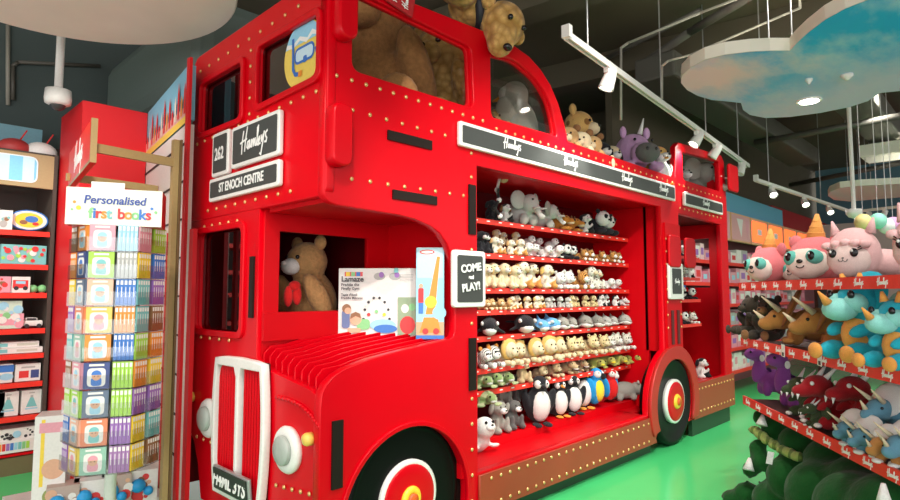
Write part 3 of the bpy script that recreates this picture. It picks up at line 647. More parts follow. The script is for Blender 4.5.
for fi, fa in enumerate((0, 60, -60)):
    n_ = Vector((math.cos(base_a+R(fa)), math.sin(base_a+R(fa)), 0)); r_ = Vector((-n_.y, n_.x, 0))
    for t, z in enumerate(tz):
        M = frame(sc_+n_*ap+Vector((0, 0, z-.144)), r_, (0, 0, 1)) @ Matrix.Diagonal((1, 1.12, 1, 1))
        MB().box((0, .002, -.02), (side_w, .004, .05), PG).box((0, .035, .006), (side_w, .07, .002), PG).done('pocket', SP, M)
        if fa == 0:
            bookcover(M @ Matrix.Translation((-.052, .006, 0)), cov[t][0], cov[t][1], cov[t][2], t, 'front side'); spines(M @ Matrix.Translation((0, .006, 0)), .03, 5, *spA[t], t, 'front side')
        elif fa == 60:
            spines(M @ Matrix.Translation((0, .006, 0)), -.105, 5, *spB[t], t, 'right side'); spines(M @ Matrix.Translation((0, .006, 0)), .02, 5, *spC[t], t, 'right side far column')
        else:
            q_ = cov[(t+4) % 9]; bookcover(M @ Matrix.Translation((.052, .006, 0)), q_[0], q_[1], q_[2], t, 'left side'); spines(M @ Matrix.Translation((0, .006, 0)), -.10, 4, *spC[(t+3) % 9], t, 'left side')
MB().box((sc_.x, sc_.y, 1.25), (.2, .2, 1.3), mat('spinner_core', (.5, .5, .48), .5), rot=(0, 0, base_a)).done('core', SP)
# low plinth with boxed baby toys behind the spinner
PL = tag(MB().box((1.22, 4.65, .09), (.80, .75, .18), W_).done('display_plinth'), 'low white plinth on the floor behind the book spinner', 'plinth')
o = carton('gift_box', frame((.93, 4.32, .18), (.93, -.36, 0), (0, 0, 1)), .17, .62, .2, W_, [('r', -.04, .4, .02, .4, YL), ('c', .02, .3, .06, TN), ('r', .0, .55, .12, .06, PK), ('c', .02, .14, .05, C('card_olive', (.3, .35, .1)))], 'tall white baby gift box with a face picture left of spinner')
nb = 0
for px, y, z, nm in ((72, 4.22, .18, 'leftmost, bottom'), (98, 4.22, .18, 'under the spinner, left'), (124, 4.22, .18, 'under the spinner, right'), (150, 4.22, .18, 'rightmost, bottom'), (108, 4.3, .4, 'upper left'), (142, 4.3, .4, 'upper right')):
    p = P(px, 300, 1, y)
    o = carton('baby_toy_box', frame((p.x, y, z), (1, -.25, 0), (0, 0, 1)), .17, .21, .14, (C('card_beige', (.5, .38, .33)), W_)[nb % 2], blobs(.17, .21, [TN, BRN, W_, RD], 9, nb), f'baby toy box with a round blue rattle on the white plinth, {nm}', 'toy box', 'baby toy boxes on the plinth')
    Mo = o.matrix_basis
    MB().ell((-.03, .12, .02), (.045, .045, .035), C('rattle_blue', (.02, .35, .75)), M=Mo).ell((.03, .08, .02), (.03, .03, .025), C('rattle_blue', (.02, .35, .75)), M=Mo).done('rattle', o, smooth=True); nb += 1

# ---------------- ceiling objects ----------------
def cloudshape(name, px, z, t, under, label, edge):
    pl = [P(x, y, 2, z) for x, y in px]; c = sum((p for p in pl), Vector())/len(pl)
    pts = [(p.x-c.x, p.y-c.y) for p in pl]
    T = Matrix.Translation((c.x, c.y, z))
    r_ = root(name, (c.x, c.y, z), label, 'ceiling panel')
    MB().prism(pts, .004, t, edge).done('panel_body', r_, T)
    MB().poly(pts, under).done('printed_underside', r_, T)
    for k in range(0, len(pts), max(1, len(pts)//3)): MB().cyl((pts[k][0]*.6, pts[k][1]*.6, t), (pts[k][0]*.6, pts[k][1]*.6, 4.9-z), .006, SILV, seg=6).done('hanger', r_, T)
    return r_
CREAM = mat('cream_panel', (.86, .84, .72), .6, bscale=2)
# left disc
def disc(cx, cy, r, z, t, label, under):
    r_ = root('ceiling_disc', (cx, cy, z), label, 'ceiling panel')
    MB().lathe([(r-.01, 0), (r, .01), (r, t), (r-.01, t+.005)], under, Matrix.Translation((cx, cy, z)), 72).done('panel_body', r_)
    for a in (0, 120, 240): MB().cyl((cx+r*.6*math.cos(R(a)), cy+r*.6*math.sin(R(a)), z+t), (cx+r*.6*math.cos(R(a)), cy+r*.6*math.sin(R(a)), 4.9), .006, SILV, seg=6).done('hanger', r_)
def sky_mat(tip, far):
    m = bpy.data.materials.new('printed_sky'); m.use_nodes = True; n = m.node_tree.nodes; L = m.node_tree.links; b = n['Principled BSDF']; b.inputs['Roughness'].default_value = .6
    tc = n.new('ShaderNodeTexCoord'); nz = n.new('ShaderNodeTexNoise'); nz.inputs['Scale'].default_value = .9; nz.inputs['Detail'].default_value = 6; nz.inputs['Roughness'].default_value = .6
    mp = n.new('ShaderNodeMapping'); mp.inputs['Scale'].default_value = (1, 2.2, 1); mp.inputs['Rotation'].default_value = (0, 0, .6)
    L.new(tc.outputs['Object'], mp.inputs[0]); L.new(mp.outputs[0], nz.inputs['Vector'])
    rp = n.new('ShaderNodeValToRGB'); e = rp.color_ramp.elements
    e[0].position = .45; e[0].color = (.01, .48, .95, 1); e[1].position = .75; e[1].color = (.65, .85, 1, 1); last = None
    L.new(nz.outputs['Fac'], rp.inputs['Fac']); cur = rp.outputs['Color']
    for (cx, cy, r0, r1, col) in (tip, far):
        vm = n.new('ShaderNodeVectorMath'); vm.operation = 'DISTANCE'; L.new(tc.outputs['Object'], vm.inputs[0]); vm.inputs[1].default_value = (cx, cy, 0)
        wb = n.new('ShaderNodeMath'); wb.operation = 'MULTIPLY_ADD'; L.new(nz.outputs['Fac'], wb.inputs[0]); wb.inputs[1].default_value = -1.4; L.new(vm.outputs['Value'], wb.inputs[2])
        mr = n.new('ShaderNodeMapRange'); mr.inputs['From Min'].default_value = r0-.7; mr.inputs['From Max'].default_value = r1-.7; mr.inputs['To Min'].default_value = 1; mr.inputs['To Max'].default_value = 0
        L.new(wb.outputs[0], mr.inputs['Value']); mx = n.new('ShaderNodeMix'); mx.data_type = 'RGBA'; L.new(mr.outputs[0], mx.inputs['Factor']); L.new(cur, mx.inputs['A']); mx.inputs['B'].default_value = col+(1,); cur = mx.outputs['Result']
    L.new(cur, b.inputs['Base Color']); return m
SKYM = bpy.data.materials.get('printed_sky')
disc(.79, 4.25, 1.10, 3.55, .12, 'large cream disc hanging from the ceiling at upper left', CREAM)
low = [(790, 51), (797, 43), (808, 33), (825, 20), (845, 9), (868, 0), (905, -16), (960, -30), (1010, 0), (1020, 40), (960, 70), (900, 91), (880, 93), (868, 101), (850, 107), (820, 113), (790, 117), (765, 118), (750, 115), (743, 110), (741, 103), (728, 101.5), (712, 100), (698, 96), (687, 90), (681, 83), (682, 76), (690, 68), (705, 60), (725, 55), (750, 52), (770, 51)]
_pl = [P(x, y, 2, 3.5) for x, y in low]; _c = sum(_pl, Vector())/len(_pl); _t = P(684, 84, 2, 3.5)-_c; _f = P(900, 112, 2, 3.5)-_c
SKYM = sky_mat((_t.x, _t.y, .25, 1.0, (.95, .65, .78)), (_f.x, _f.y, 1.2, 2.4, (.70, .64, .95)))
cloudshape('cloud_panel', low, 3.5, .11, SKYM, 'cloud shaped hanging ceiling panel printed with blue and pink sky', CREAM)
pinkm = mat('pink_panel_print', (.9, .6, .72), .6, bscale=1.2)
cloudshape('cloud_panel', [(830, 192), (828, 196), (834, 200), (850, 201.5), (880, 199), (905, 197), (960, 195), (960, 184), (900, 184), (860, 186), (840, 188)], 3.35, .11, pinkm, 'small distant pink cloud ceiling panel at right edge', CREAM)
for px, py, sz in ((847, 78, .05), (809, 82, .03)):
    p = P(px, py, 2, 3.47); r_ = root('ceiling_sensor', p, f'small white sensor on the blue cloud panel, {"right larger" if sz > .04 else "left smaller"} one', 'sensor', 'sensors on the cloud panel')
    MB().lathe([(.01, -.02), (sz*.3, -.018), (sz, .015), (sz, .03)], WHITE, Matrix.Translation(p), 20).done('sensor_body', r_, smooth=True)
EM = mat('lamp_glow', (1, .95, .85), .5, emit=14)
p = P(809, 101, 2, 3.49); r_ = root('downlight', p, 'bright round downlight under the blue cloud panel', 'light')
MB().cyl(p+Vector((0, 0, -.012)), p+Vector((0, 0, .0)), .085, EM, seg=24).done('lamp_glass', r_); MB().lathe([(.09, -.006), (.115, -.006), (.115, .01), (.09, .01)], WHITE, Matrix.Translation(p), 24).done('rim', r_)
def beam_spot(o, loc, target, power, ang=75):
    l = spot('lamp_light', loc, target, power, ang); M_ = l.matrix_basis.copy(); l.parent = o; l.matrix_parent_inverse = wm(o).inverted()
def tlamp(pos, aim, label, power=40, size=1.0, lit=True, group='track spotlights'):
    """white track head: pos = on the track underside"""
    pos = Vector(pos); r_ = root('track_spotlight', pos, label, 'spotlight', group)
    MB().box(pos+Vector((0, 0, -.02)), (.1*size, .04, .04), WHITE).cyl(pos, pos+Vector((0, 0, -.07)), .012, WHITE, seg=8).done('bracket', r_)
    c = pos+Vector((0, 0, -.08)); d_ = (Vector(aim)-c).normalized(); q = d_.to_track_quat('Z', 'Y').to_matrix().to_4x4()
    T = Matrix.Translation(c) @ q
    MB().lathe([(.02, -.09), (.035, -.085), (.05, -.02), (.06, .07), (.062, .09), (.056, .092), (.054, .08)], WHITE, T, 20).done('lamp_head', r_, smooth=True)
    if lit:
        MB().lathe([(.052, .076), (.04, .082), (.001, .084)], EM, T, 20).done('lamp_glass', r_, smooth=True)
        beam_spot(r_, c+d_*.1, aim, power)
def track(p0, p1, label, rods):
    p0 = Vector(p0); p1 = Vector(p1); r_ = root('lighting_track', p0, label, 'lighting track'); d_ = (p1-p0); L_ = d_.length
    M_ = frame(p0, d_, (0, 0, 1)); MB().box((L_/2, 0, -.018), (L_, .05, .012), WHITE).box((L_/2, 0, .018), (L_, .05, .012), WHITE).box((L_/2, .02, 0), (L_, .01, .04), WHITE).box((L_/2, 0, 0), (L_, .02, .022), GREYG).done('rail', r_, M_)
    MB().box((.0, .03, 0), (.05, .09, .06), WHITE).done('end_feed', r_, M_)
    for t_ in rods:
        q_ = p0+d_*t_; MB().cyl(q_, (q_.x, q_.y, 4.9), .007, SILV, seg=6).done('rod', r_)
a0 = P(567, 36, 2, 3.35); a1 = P(748, 166, 2, 3.35)
track(a0, a1, 'long white lighting track hanging above the bus', (.06, .35, .62, .9))
def on(px, p0, p1):
    best = min((abs((lambda v: 450+F_PX*(v.x*math.sin(YAW)-v.y*math.cos(YAW))/((v.x*math.cos(YAW)+v.y*math.sin(YAW))*math.cos(PITCH)+(v.z-EYE)*math.sin(PITCH)))(p0+(p1-p0)*k/200)-px), k) for k in range(201)); return p0+(p1-p0)*best[1]/200
for px, lab, lit, aim in ((609, 'nearest to the camera', True, (3.9, 2.9, 1.4)), (697, 'second along, brightly lit', True, (6.0, 2.9, 2.4)), (716, 'third along, unlit', False, (7, 3.5, 2)), (741, 'at the far end, unlit', False, (8, 3, 2))):
    q_ = on(px, a0, a1); tlamp(q_+Vector((0, 0, -.02)), aim, f'white track spotlight above the bus, {lab}', 60, 1, lit)
b0 = P(756, 180, 2, 3.2); b1 = P(852, 212, 2, 3.2)
track(b0, b1, 'white lighting track further back above the rear shelves', (.1, .6))
for px, lab in ((772, 'left of three'), (804, 'middle of three'), (829, 'right of three')):
    q_ = on(px, b0, b1); tlamp(q_+Vector((0, 0, -.02)), q_+Vector((-1.2, -.8, -1.6)), f'lit track spotlight over the rear shelves, {lab}', 55, 1.2, True, 'rear track spotlights')
c1 = P(905, 206, 2, 3.2); track(b1, c1, 'white lighting track running to the right edge', (.4,))
for px, lab in ((868, 'left'), (884, 'right')):
    q_ = on(px, b1, c1); tlamp(q_+Vector((0, 0, -.02)), q_+Vector((-1, .5, -1)), f'unlit white spotlight on the rightmost track, {lab} one', 0, 1.2, False, 'rear track spotlights')
# camera dome
p = PD(58, 99, 4.95); r_ = root('security_camera', p, 'white dome security camera on a ceiling pole at upper left', 'camera')
MB().cyl(p+Vector((0, 0, .05)), (p.x, p.y, 4.9), .032, WHITE, seg=16).done('pole', r_, smooth=True)
MB().lathe([(.04, .08), (.095, .075), (.10, .0), (.095, -.04), (.065, -.055)], WHITE, Matrix.Translation(p), 28).done('housing', r_, smooth=True)
MB().ell(p+Vector((0, 0, -.045)), (.06, .06, .055), mat('smoked_dome', (.05, .05, .05), .08), seg=20).done('dome', r_, smooth=True)
p = P(860, 213, 1, 1.9); p = PD(854, 213, 7.5); r_ = root('security_camera', p, 'small white dome camera on a pole above the llama plush', 'camera')
MB().cyl(p+Vector((0, 0, .03)), (p.x, p.y, 4.9), .025, WHITE, seg=12).done('pole', r_); MB().lathe([(.02, .05), (.09, .045), (.09, -.01), (.06, -.05), (.01, -.07)], WHITE, Matrix.Translation(p), 20).done('housing', r_, smooth=True)
# beams, ducts and pipes under the ceiling
def st_(name, mb): return struct(mb.done(name))
DUCT = mat('grey_duct', (.09, .085, .07), .5, bscale=2); PIPE = mat('dark_pipe', (.13, .12, .1), .45); PIPEL = mat('pale_pipe', (.4, .38, .32), .5)
for k, x in enumerate((5.2, 7.6, 10.2)): st_(f'trim_{10+k}', MB().box((x, 2.5, 4.72), (.35, 9, .35), CEIL, rot=(0, 0, R(8))))
for k, (y, x0, x1, z) in enumerate(((3.0, 6.5, 13, 4.2), (1.6, 8, 14, 4.3))): st_(f'trim_{20+k}', MB().box(((x0+x1)/2, y, z), (x1-x0, .5, .3), DUCT, bev=.03))
st_('trim_30', MB().box((7.6, 4.95, 3.75), (6.5, .9, .14), DUCT, bev=.03))
st_('trim_31', MB().box((2.35, 6.2, 3.75), (.75, 2.6, .8), mat('soffit_grey_green', (.15, .2, .18), .6), bev=.14))
def pipe(name, pts, r, m, label):
    b = MB(); pts = [Vector(p) for p in pts]
    for a, c in zip(pts, pts[1:]): b.cyl(a, c, r, m, seg=8)
    for p in pts[1:-1]: b.ell(p, (r, r, r), m, seg=8)
    tag(b.done(name, smooth=True), label, 'pipe')
pipe('ceiling_pipe', [P(623, 78, 2, 4.6), P(690, 32, 2, 4.6), P(760, -10, 2, 4.6)], .05, PIPE, 'thick dark pipe under the ceiling left of the cloud panel')
pipe('ceiling_pipe', [P(600, 62, 2, 4.7), P(700, 10, 2, 4.7)], .03, PIPE, 'thin dark pipe under the ceiling at upper centre')
pipe('conduit', [PD(621, 120, 5.5), PD(621, 48, 5.5), PD(628, 43, 5.5), PD(700, 13, 5.2), PD(760, -10, 5), Vector((PD(760, -10, 5).x, PD(760, -10, 5).y, 4.9))], .012, PIPEL, 'bent pale conduit hanging left of the cloud panel')
pipe('conduit', [PD(662, 100, 6), PD(662, 66, 6), PD(668, 61, 6), PD(690, 55, 6), PD(800, 8, 5.6), Vector((PD(800, 8, 5.6).x, PD(800, 8, 5.6).y, 4.9))], .012, PIPEL, 'bent pale conduit just beside the cloud panel')
pipe('conduit', [P(8, 105, 1, 7.46), P(8, 25, 1, 7.46)], .02, PIPEL, 'straight pale conduit on the dark wall at far left')
pipe('conduit', [P(13, 100, 1, 7.46), P(13, 66, 1, 7.46), P(18, 62, 1, 7.46), P(100, 66, 1, 7.46)], .02, PIPE, 'dark bent conduit on the teal wall at upper left')
pipe('conduit', [P(755, 143, 2, 4.0), P(900, 116, 2, 4.0)], .05, DUCT, 'dark horizontal pipe below the blue cloud panel')
pipe('conduit', [P(790, 185, 2, 4.0), P(900, 163, 2, 4.0)], .05, DUCT, 'dark horizontal pipe above the rear shop lights')
p = P(885, 157, 2, 3.9); r_ = root('air_vent', p, 'square pale air vent hanging below the ceiling at right edge', 'vent')
MB().box(p+Vector((0, 0, .1)), (.62, .62, .2), CREAM).done('vent_box', r_)
for k in range(6): MB().box(p+Vector((-.25+k*.1, 0, -.01)), (.05, .56, .02), WHITE, rot=(0, R(25), 0)).done('vent_slat', r_)
# ---------------- rear of the shop ----------------
BU = 3.3
struct(MB().box((13.5, BU+.85, 2.45), (12, .1, 4.9), CEIL).done('wall_rear_upper'))
struct(MB().box((13.5, BU+.75, 1.5), (12, .1, 3.0), mat('rear_panel_pink', (.5, .2, .22), .6)).done('wall_rear'))
struct(MB().box((10.75, BU+.1, 3.0), (4.0, .1, .33), mat('rear_blue', (.12, .4, .58), .6)).done('trim_2'))
struct(MB().box((15.5, BU+.3, 2.9), (5.4, .1, .8), mat('rear_red', (.4, .01, .015), .6)).done('trim_3'))
struct(MB().box((18.5, 0, 2.45), (.1, 8, 4.9), mat('rear_mural', (.12, .24, .3), .7)).done('wall_right'))
struct(MB().box((16.5, -.0, 1.6), (.1, 7, 3.2), mat('rear_white_units', (.62, .5, .48), .6)).done('wall_right_units'))
RU = root('rear_shelving', (8.0, BU, 0), 'long rear shelving run full of pink boxes seen behind the bus', 'shelving unit')
MB().box((11.2, BU+.5, 1.3), (6.6, .04, 2.6), mat('rear_unit_back', (.25, .1, .1), .6)).done('back_panel', RU)
RZ = [.35, .70, 1.05, 1.38, 1.70, 2.02]
for z in RZ:
    s = MB().box((11.2, BU+.25, z-.015), (6.6, .5, .03), REDI).done('shelf', RU); MB().box((11.2, BU-.01, z-.015), (6.6, .02, .05), STRIP).done('price_strip', s)
for k in range(7):
    x = 8.25+k*.93; lit = k >= 3
    fr = MB().box((x, BU, 2.60), (.9, .06, .45), C('lightbox_rim', (.85, .45, .25))).done('lightbox', RU)
    m_ = mat('orange_backlit', (.95, .13, .03), .5, emit=1.3) if lit else C('rear_pink_print', (.8, .4, .42))
    decal([('p', rrect(0, 0, .8, .36, .05), m_), ('r', 0, 0, .22, .1, INK)] if lit else [('r', 0, 0, .84, .4, m_), ('p', [(-.2, .15), (0, -.15), (.1, .15)], W_), ('p', [(.2, .15), (.3, -.15), (.38, .15)], PK)], FS(x, BU-.032, 2.60), fr)
rnd = random.Random(5); n_ = 0
for zi, z in enumerate(RZ):
    x = 8.02
    while x < 14:
        w_ = .13+.16*rnd.random(); h_ = .16+.11*rnd.random(); c_ = rnd.choice([PK, W_, PK, C('card_rose', (.75, .2, .3)), W_, GY, C('card_blush', (.85, .6, .6))])
        xc = x+w_/2
        o = MB().box((0, h_/2, -.1), (w_, h_, .2), c_).box((0, h_*.55, .001), (w_*.6, h_*.4, .004), rnd.choice([RD, PK, PU, W_, CLB])).done('toy_box', None, FS(xc, BU+.03, z))
        nm_ = c_.name.replace('print_card_', ''); tag(o, f'{nm_} toy box on the {ordn[5-zi]} shelf of the rear shop shelving', 'box', f'{nm_} boxes, {ordn[5-zi]} rear shelf'); x += w_+.015
# ---------------- soft toys ----------------
_bl = {}
def blob(shapes, vox=.035, smooth=4):
    """one continuous skin around overlapping ellipsoids and cones"""
    k = (str(shapes), vox, smooth)
    if k in _bl: return _bl[k]
    b = MB(); add_shapes(b, shapes, DK)
    me = b.mesh('tmp'); o = bpy.data.objects.new('tmp', me); COL.objects.link(o)
    m = o.modifiers.new('r', 'REMESH'); m.mode = 'VOXEL'; m.voxel_size = vox
    m = o.modifiers.new('s', 'SMOOTH'); m.iterations = smooth; m.factor = .6
    bpy.context.view_layer.update()
    r = bpy.data.meshes.new_from_object(o.evaluated_get(bpy.context.evaluated_depsgraph_get()))
    bpy.data.objects.remove(o); r.shade_smooth(); r.materials.clear(); _bl[k] = r; return r
def add_shapes(b, shapes, m, seg=16):
    for s in shapes:
        if s[0] == 'c': b.cyl(s[1], s[2], s[3], m, r2=s[4], seg=seg)
        else: b.ell(s[0:3], s[3:6], m, s[6:9] if len(s) > 6 else (0, 0, 0), seg)
def mir(s):
    if s[0] == 'c': return ('c', (-s[1][0],)+tuple(s[1][1:]), (-s[2][0],)+tuple(s[2][1:]), s[3], s[4])
    r = s[6:9] if len(s) > 6 else (0, 0, 0)
    return (-s[0], s[1], s[2], s[3], s[4], s[5], r[0], -r[1], -r[2])
def sym(*ss):
    out = []
    for s in ss: out += [s, mir(s)]
    return out
def ear_shape(x, z, r, y=0): return (x, y, z, r, r*.5, r)
def face(y, z, ex=.09, er=.024, my=None, mz=None, mr=(.12, .1, .09), nose=.035):
    my = my if my is not None else y-.02; mz = mz if mz is not None else z-.1
    return [('muzzle', 'muz', [(0, my, mz)+mr], 0), ('nose', 'nose', [(0, my-mr[1]*.92, mz+mr[2]*.35, nose, nose*.7, nose*.7)], 0), ('eye', 'eye', [(ex, y, z, er, er, er)], 1)]
SPEC = {}
SPEC['sit'] = dict(body=[(0, .06, .3, .26, .23, .31), (0, -.04, .72, .25, .22, .22)]+sym((.25, -.14, .4, .09, .1, .22, 35, -20, 0), (.2, -.28, .12, .11, .24, .12, 0, 0, -15)),
    parts=[('ear', 'ear', [(.2, .0, .91, .085, .05, .085)], 1), ('foot', 'muz', [(.25, -.5, .13, .1, .05, .11)], 1)]+face(-.235, .76, my=-.25, mz=.66))
SPEC['sitdog'] = dict(body=[(0, .06, .3, .24, .22, .31), (0, -.06, .72, .23, .23, .21)]+sym((.2, -.2, .25, .08, .09, .25, 10, 0, 0), (.22, -.2, .1, .11, .22, .11, 0, 0, -15)),
    parts=[('ear', 'ear', [(.25, -.0, .7, .07, .1, .17, 0, -15, 0)], 1), ('tail', 'ear', [(.1, .32, .15, .06, .18, .06)], 0)]+face(-.255, .78, my=-.28, mz=.66, mr=(.11, .13, .09)))
SPEC['lie'] = dict(body=[(0, .25, .3, .27, .42, .27), (0, -.25, .5, .27, .24, .27)]+sym((.2, -.35, .1, .1, .24, .1), (.26, .45, .12, .12, .2, .12)),
    parts=[('ear', 'ear', [(.2, -.2, .74, .09, .05, .09)], 1), ('paw', 'muz', [(.2, -.55, .1, .1, .08, .1)], 1)]+face(-.46, .57, er=.03, my=-.46, mz=.42, mr=(.15, .12, .12)))
SPEC['lion'] = dict(body=SPEC['lie']['body'], parts=[('mane', 'ear', [(0, -.18, .52, .36, .16, .36)], 0)]+SPEC['lie']['parts'])
SPEC['longhead'] = dict(body=[(0, .3, .3, .24, .4, .26), (0, -.15, .48, .22, .24, .2), (0, -.4, .4, .15, .22, .13)]+sym((.18, -.2, .1, .08, .24, .09), (.22, .45, .12, .1, .18, .12)),
    parts=[('ear', 'ear', [(.18, -.0, .68, .06, .04, .13)], 1), ('nose', 'nose', [(0, -.61, .43, .06, .04, .045)], 0), ('eye', 'eye', [(.14, -.3, .57, .028, .028, .028)], 1), ('chest', 'muz', [(0, -.42, .32, .13, .18, .08)], 0)])
SPEC['seal'] = dict(body=[(0, .2, .3, .26, .42, .26), (0, -.22, .48, .25, .25, .24), (0, .62, .16, .1, .22, .07)]+sym((.3, -.05, .1, .16, .1, .05, 0, 0, 25)), parts=face(-.44, .54, er=.035, my=-.44, mz=.43, mr=(.12, .08, .08)))
SPEC['whale'] = dict(body=[(0, -.1, .3, .3, .55, .28), (0, .55, .3, .1, .35, .1), ('c', (0, .0, .5), (0, .18, .8), .1, .02)]+sym((.2, .85, .32, .2, .1, .04, 0, 0, -25), (.36, -.2, .16, .2, .12, .05, 0, 25, 20)),
    parts=[('belly', 'muz', [(0, -.22, .18, .24, .45, .17)], 0), ('eye_patch', 'muz', [(.24, -.42, .4, .05, .12, .07)], 1), ('eye', 'eye', [(.25, -.53, .34, .02, .02, .02)], 1)])
SPEC['dolphin'] = dict(body=[(0, 0, .3, .27, .45, .27), (0, -.42, .24, .1, .18, .08), (0, .5, .25, .1, .3, .1), ('c', (0, .05, .5), (0, .2, .75), .08, .02)],
    parts=[('belly', 'muz', [(0, -.1, .15, .25, .44, .13)], 0), ('fin', 'ear', [(.3, -.05, .12, .16, .1, .04, 0, 25, 20)], 1), ('eye', 'eye', [(.2, -.33, .35, .022, .022, .022)], 1)])
SPEC['penguin'] = dict(body=[(0, .03, .38, .28, .24, .38), (0, -.01, .82, .17, .17, .17), (0, .2, .08, .15, .2, .06)]+sym((.29, .0, .45, .07, .14, .28, 0, 14, 0)),
    parts=[('belly', 'muz', [(0, -.1, .38, .21, .16, .32)], 0), ('cheek', 'muz', [(.09, -.08, .83, .07, .1, .09)], 1), ('beak', 'beak', [('c', (0, -.15, .82), (0, -.3, .79), .045, .01)], 0), ('eye', 'eye', [(.08, -.17, .86, .018, .018, .018)], 1), ('foot', 'beak', [(.12, -.22, .03, .09, .13, .035)], 1)])
SPEC['parrot'] = dict(body=[(0, .04, .4, .2, .2, .34), (0, -.02, .8, .16, .17, .17), (0, .28, .05, .07, .3, .06, -40, 0, 0)], parts=[('wing', 'ear', [(.2, .06, .45, .07, .17, .3, 0, 10, 0)], 1), ('breast', 'muz', [(0, -.08, .42, .15, .14, .27)], 0), ('face_patch', 'white', [(.08, -.09, .82, .08, .1, .09)], 1), ('beak', 'beak', [(0, -.2, .77, .05, .08, .08)], 0), ('eye', 'eye', [(.12, -.15, .86, .02, .02, .02)], 1)])
SPEC['turtle'] = dict(body=[(0, .1, .2, .3, .35, .13), (0, -.38, .3, .16, .2, .15)]+sym((.3, -.2, .1, .2, .1, .06, 0, 0, 35), (.28, .4, .08, .14, .1, .05, 0, 0, -35)), parts=[('shell', 'ear', [(0, .12, .28, .32, .38, .2)], 0), ('eye', 'eye', [(.11, -.5, .38, .03, .03, .03)], 1), ('mouth', 'muz', [(0, -.5, .25, .1, .09, .05)], 0)])
SPEC['elephant'] = dict(body=[(0, .25, .35, .3, .42, .32), (0, -.2, .58, .27, .25, .27), (0, -.45, .4, .09, .1, .22, -25, 0, 0), (0, -.6, .18, .07, .12, .08)]+sym((.2, -.15, .14, .12, .15, .16), (.22, .5, .14, .13, .15, .16)),
    parts=[('ear', 'ear', [(.38, -.1, .66, .24, .05, .26, 0, 0, 20)], 1), ('tusk', 'white', [('c', (.12, -.42, .42), (.15, -.66, .42), .04, .012)], 1), ('eye', 'eye', [(.15, -.42, .66, .028, .028, .028)], 1)])
SPEC['panda'] = dict(body=[(0, .2, .3, .28, .4, .28)]+sym((.24, -.3, .12, .12, .24, .12), (.26, .4, .14, .14, .2, .14)), parts=[('head', 'muz', [(0, -.25, .55, .28, .24, .26)], 0), ('ear', 'ear', [(.22, -.2, .78, .085, .06, .085)], 1), ('eye_patch', 'ear', [(.12, -.44, .6, .07, .06, .08)], 1), ('nose', 'nose', [(0, -.49, .49, .045, .04, .035)], 0), ('eye', 'eye', [(.12, -.5, .62, .02, .02, .02)], 1)])
SPEC['hippo'] = dict(body=[(0, .2, .32, .32, .48, .3), (0, -.35, .36, .25, .26, .24), (0, -.58, .26, .22, .16, .16)]+sym((.22, -.05, .1, .12, .13, .12), (.22, .5, .1, .12, .13, .12)), parts=[('ear', 'ear', [(.2, -.25, .6, .06, .04, .07)], 1), ('eye', 'eye', [(.17, -.52, .48, .028, .028, .028)], 1), ('nostril', 'nose', [(.1, -.72, .32, .025, .02, .02)], 1)])
SPEC['cow'] = SPEC['sitdog']
SPEC['trice'] = dict(body=[(0, .25, .36, .28, .45, .3), (0, -.3, .45, .2, .25, .2), (0, -.52, .36, .13, .18, .13), (0, .75, .3, .1, .3, .1)]+sym((.2, -.1, .15, .11, .14, .17), (.22, .5, .15, .12, .15, .17)),
    parts=[('frill', 'ear', [(0, -.12, .62, .38, .07, .34, -25, 0, 0)], 0), ('horn', 'white', [('c', (.13, -.35, .6), (.2, -.65, .85), .05, .008)], 1), ('nose_horn', 'white', [('c', (0, -.6, .46), (0, -.7, .62), .045, .01)], 0), ('eye', 'eye', [(.17, -.42, .5, .028, .028, .028)], 1), ('foot', 'muz', [(.2, -.2, .06, .12, .12, .06)], 1)])
SPEC['diplo'] = dict(body=[(0, .2, .28, .22, .32, .24), (0, -.12, .5, .1, .13, .28, -15, 0, 0), (0, -.2, .82, .14, .2, .13), (0, .6, .2, .08, .35, .08)]+sym((.14, -.02, .12, .08, .1, .15), (.15, .35, .12, .09, .11, .15)),
    parts=[('back_stripe', 'ear', [(0, .08+.13*k, .49-.03*k, .12, .03, .06)], 0) for k in range(4)]+[('eye', 'eye', [(.12, -.3, .87, .025, .025, .025)], 1), ('tag', 'white', [(.16, -.1, .75, .01, .05, .07)], 0)])
SPEC['dragon'] = dict(body=[(0, .15, .32, .25, .35, .3), (0, -.2, .68, .2, .24, .18), (0, -.42, .6, .14, .2, .11), (0, .6, .2, .1, .35, .1)]+sym((.2, -.15, .12, .1, .18, .12), (.2, -.2, .4, .07, .16, .07, 30, 0, 0)),
    parts=[('wing', 'ear', [(.4, .12, .6, .25, .03, .22, 0, -25, 15)], 1), ('horn', 'white', [('c', (.1, -.12, .82), (.16, .05, 1.02), .045, .01)], 1), ('eye', 'white', [(.14, -.36, .74, .035, .03, .035)], 1), ('tooth', 'white', [('c', (.08, -.56, .56), (.08, -.57, .47), .025, .004)], 1), ('claw', 'white', [(.2, -.33, .08, .07, .06, .04)], 1)])
NOSE = mat('toy_nose_black', (.015, .012, .012), .25); EYE_ = mat('toy_eye_black', (.008, .008, .01), .08)
TW = fur('plush_white', (.80, .79, .76)); BKP = fur('plush_black', (.018, .018, .022))
BEAK = fur('plush_orange', (.8, .32, .04))
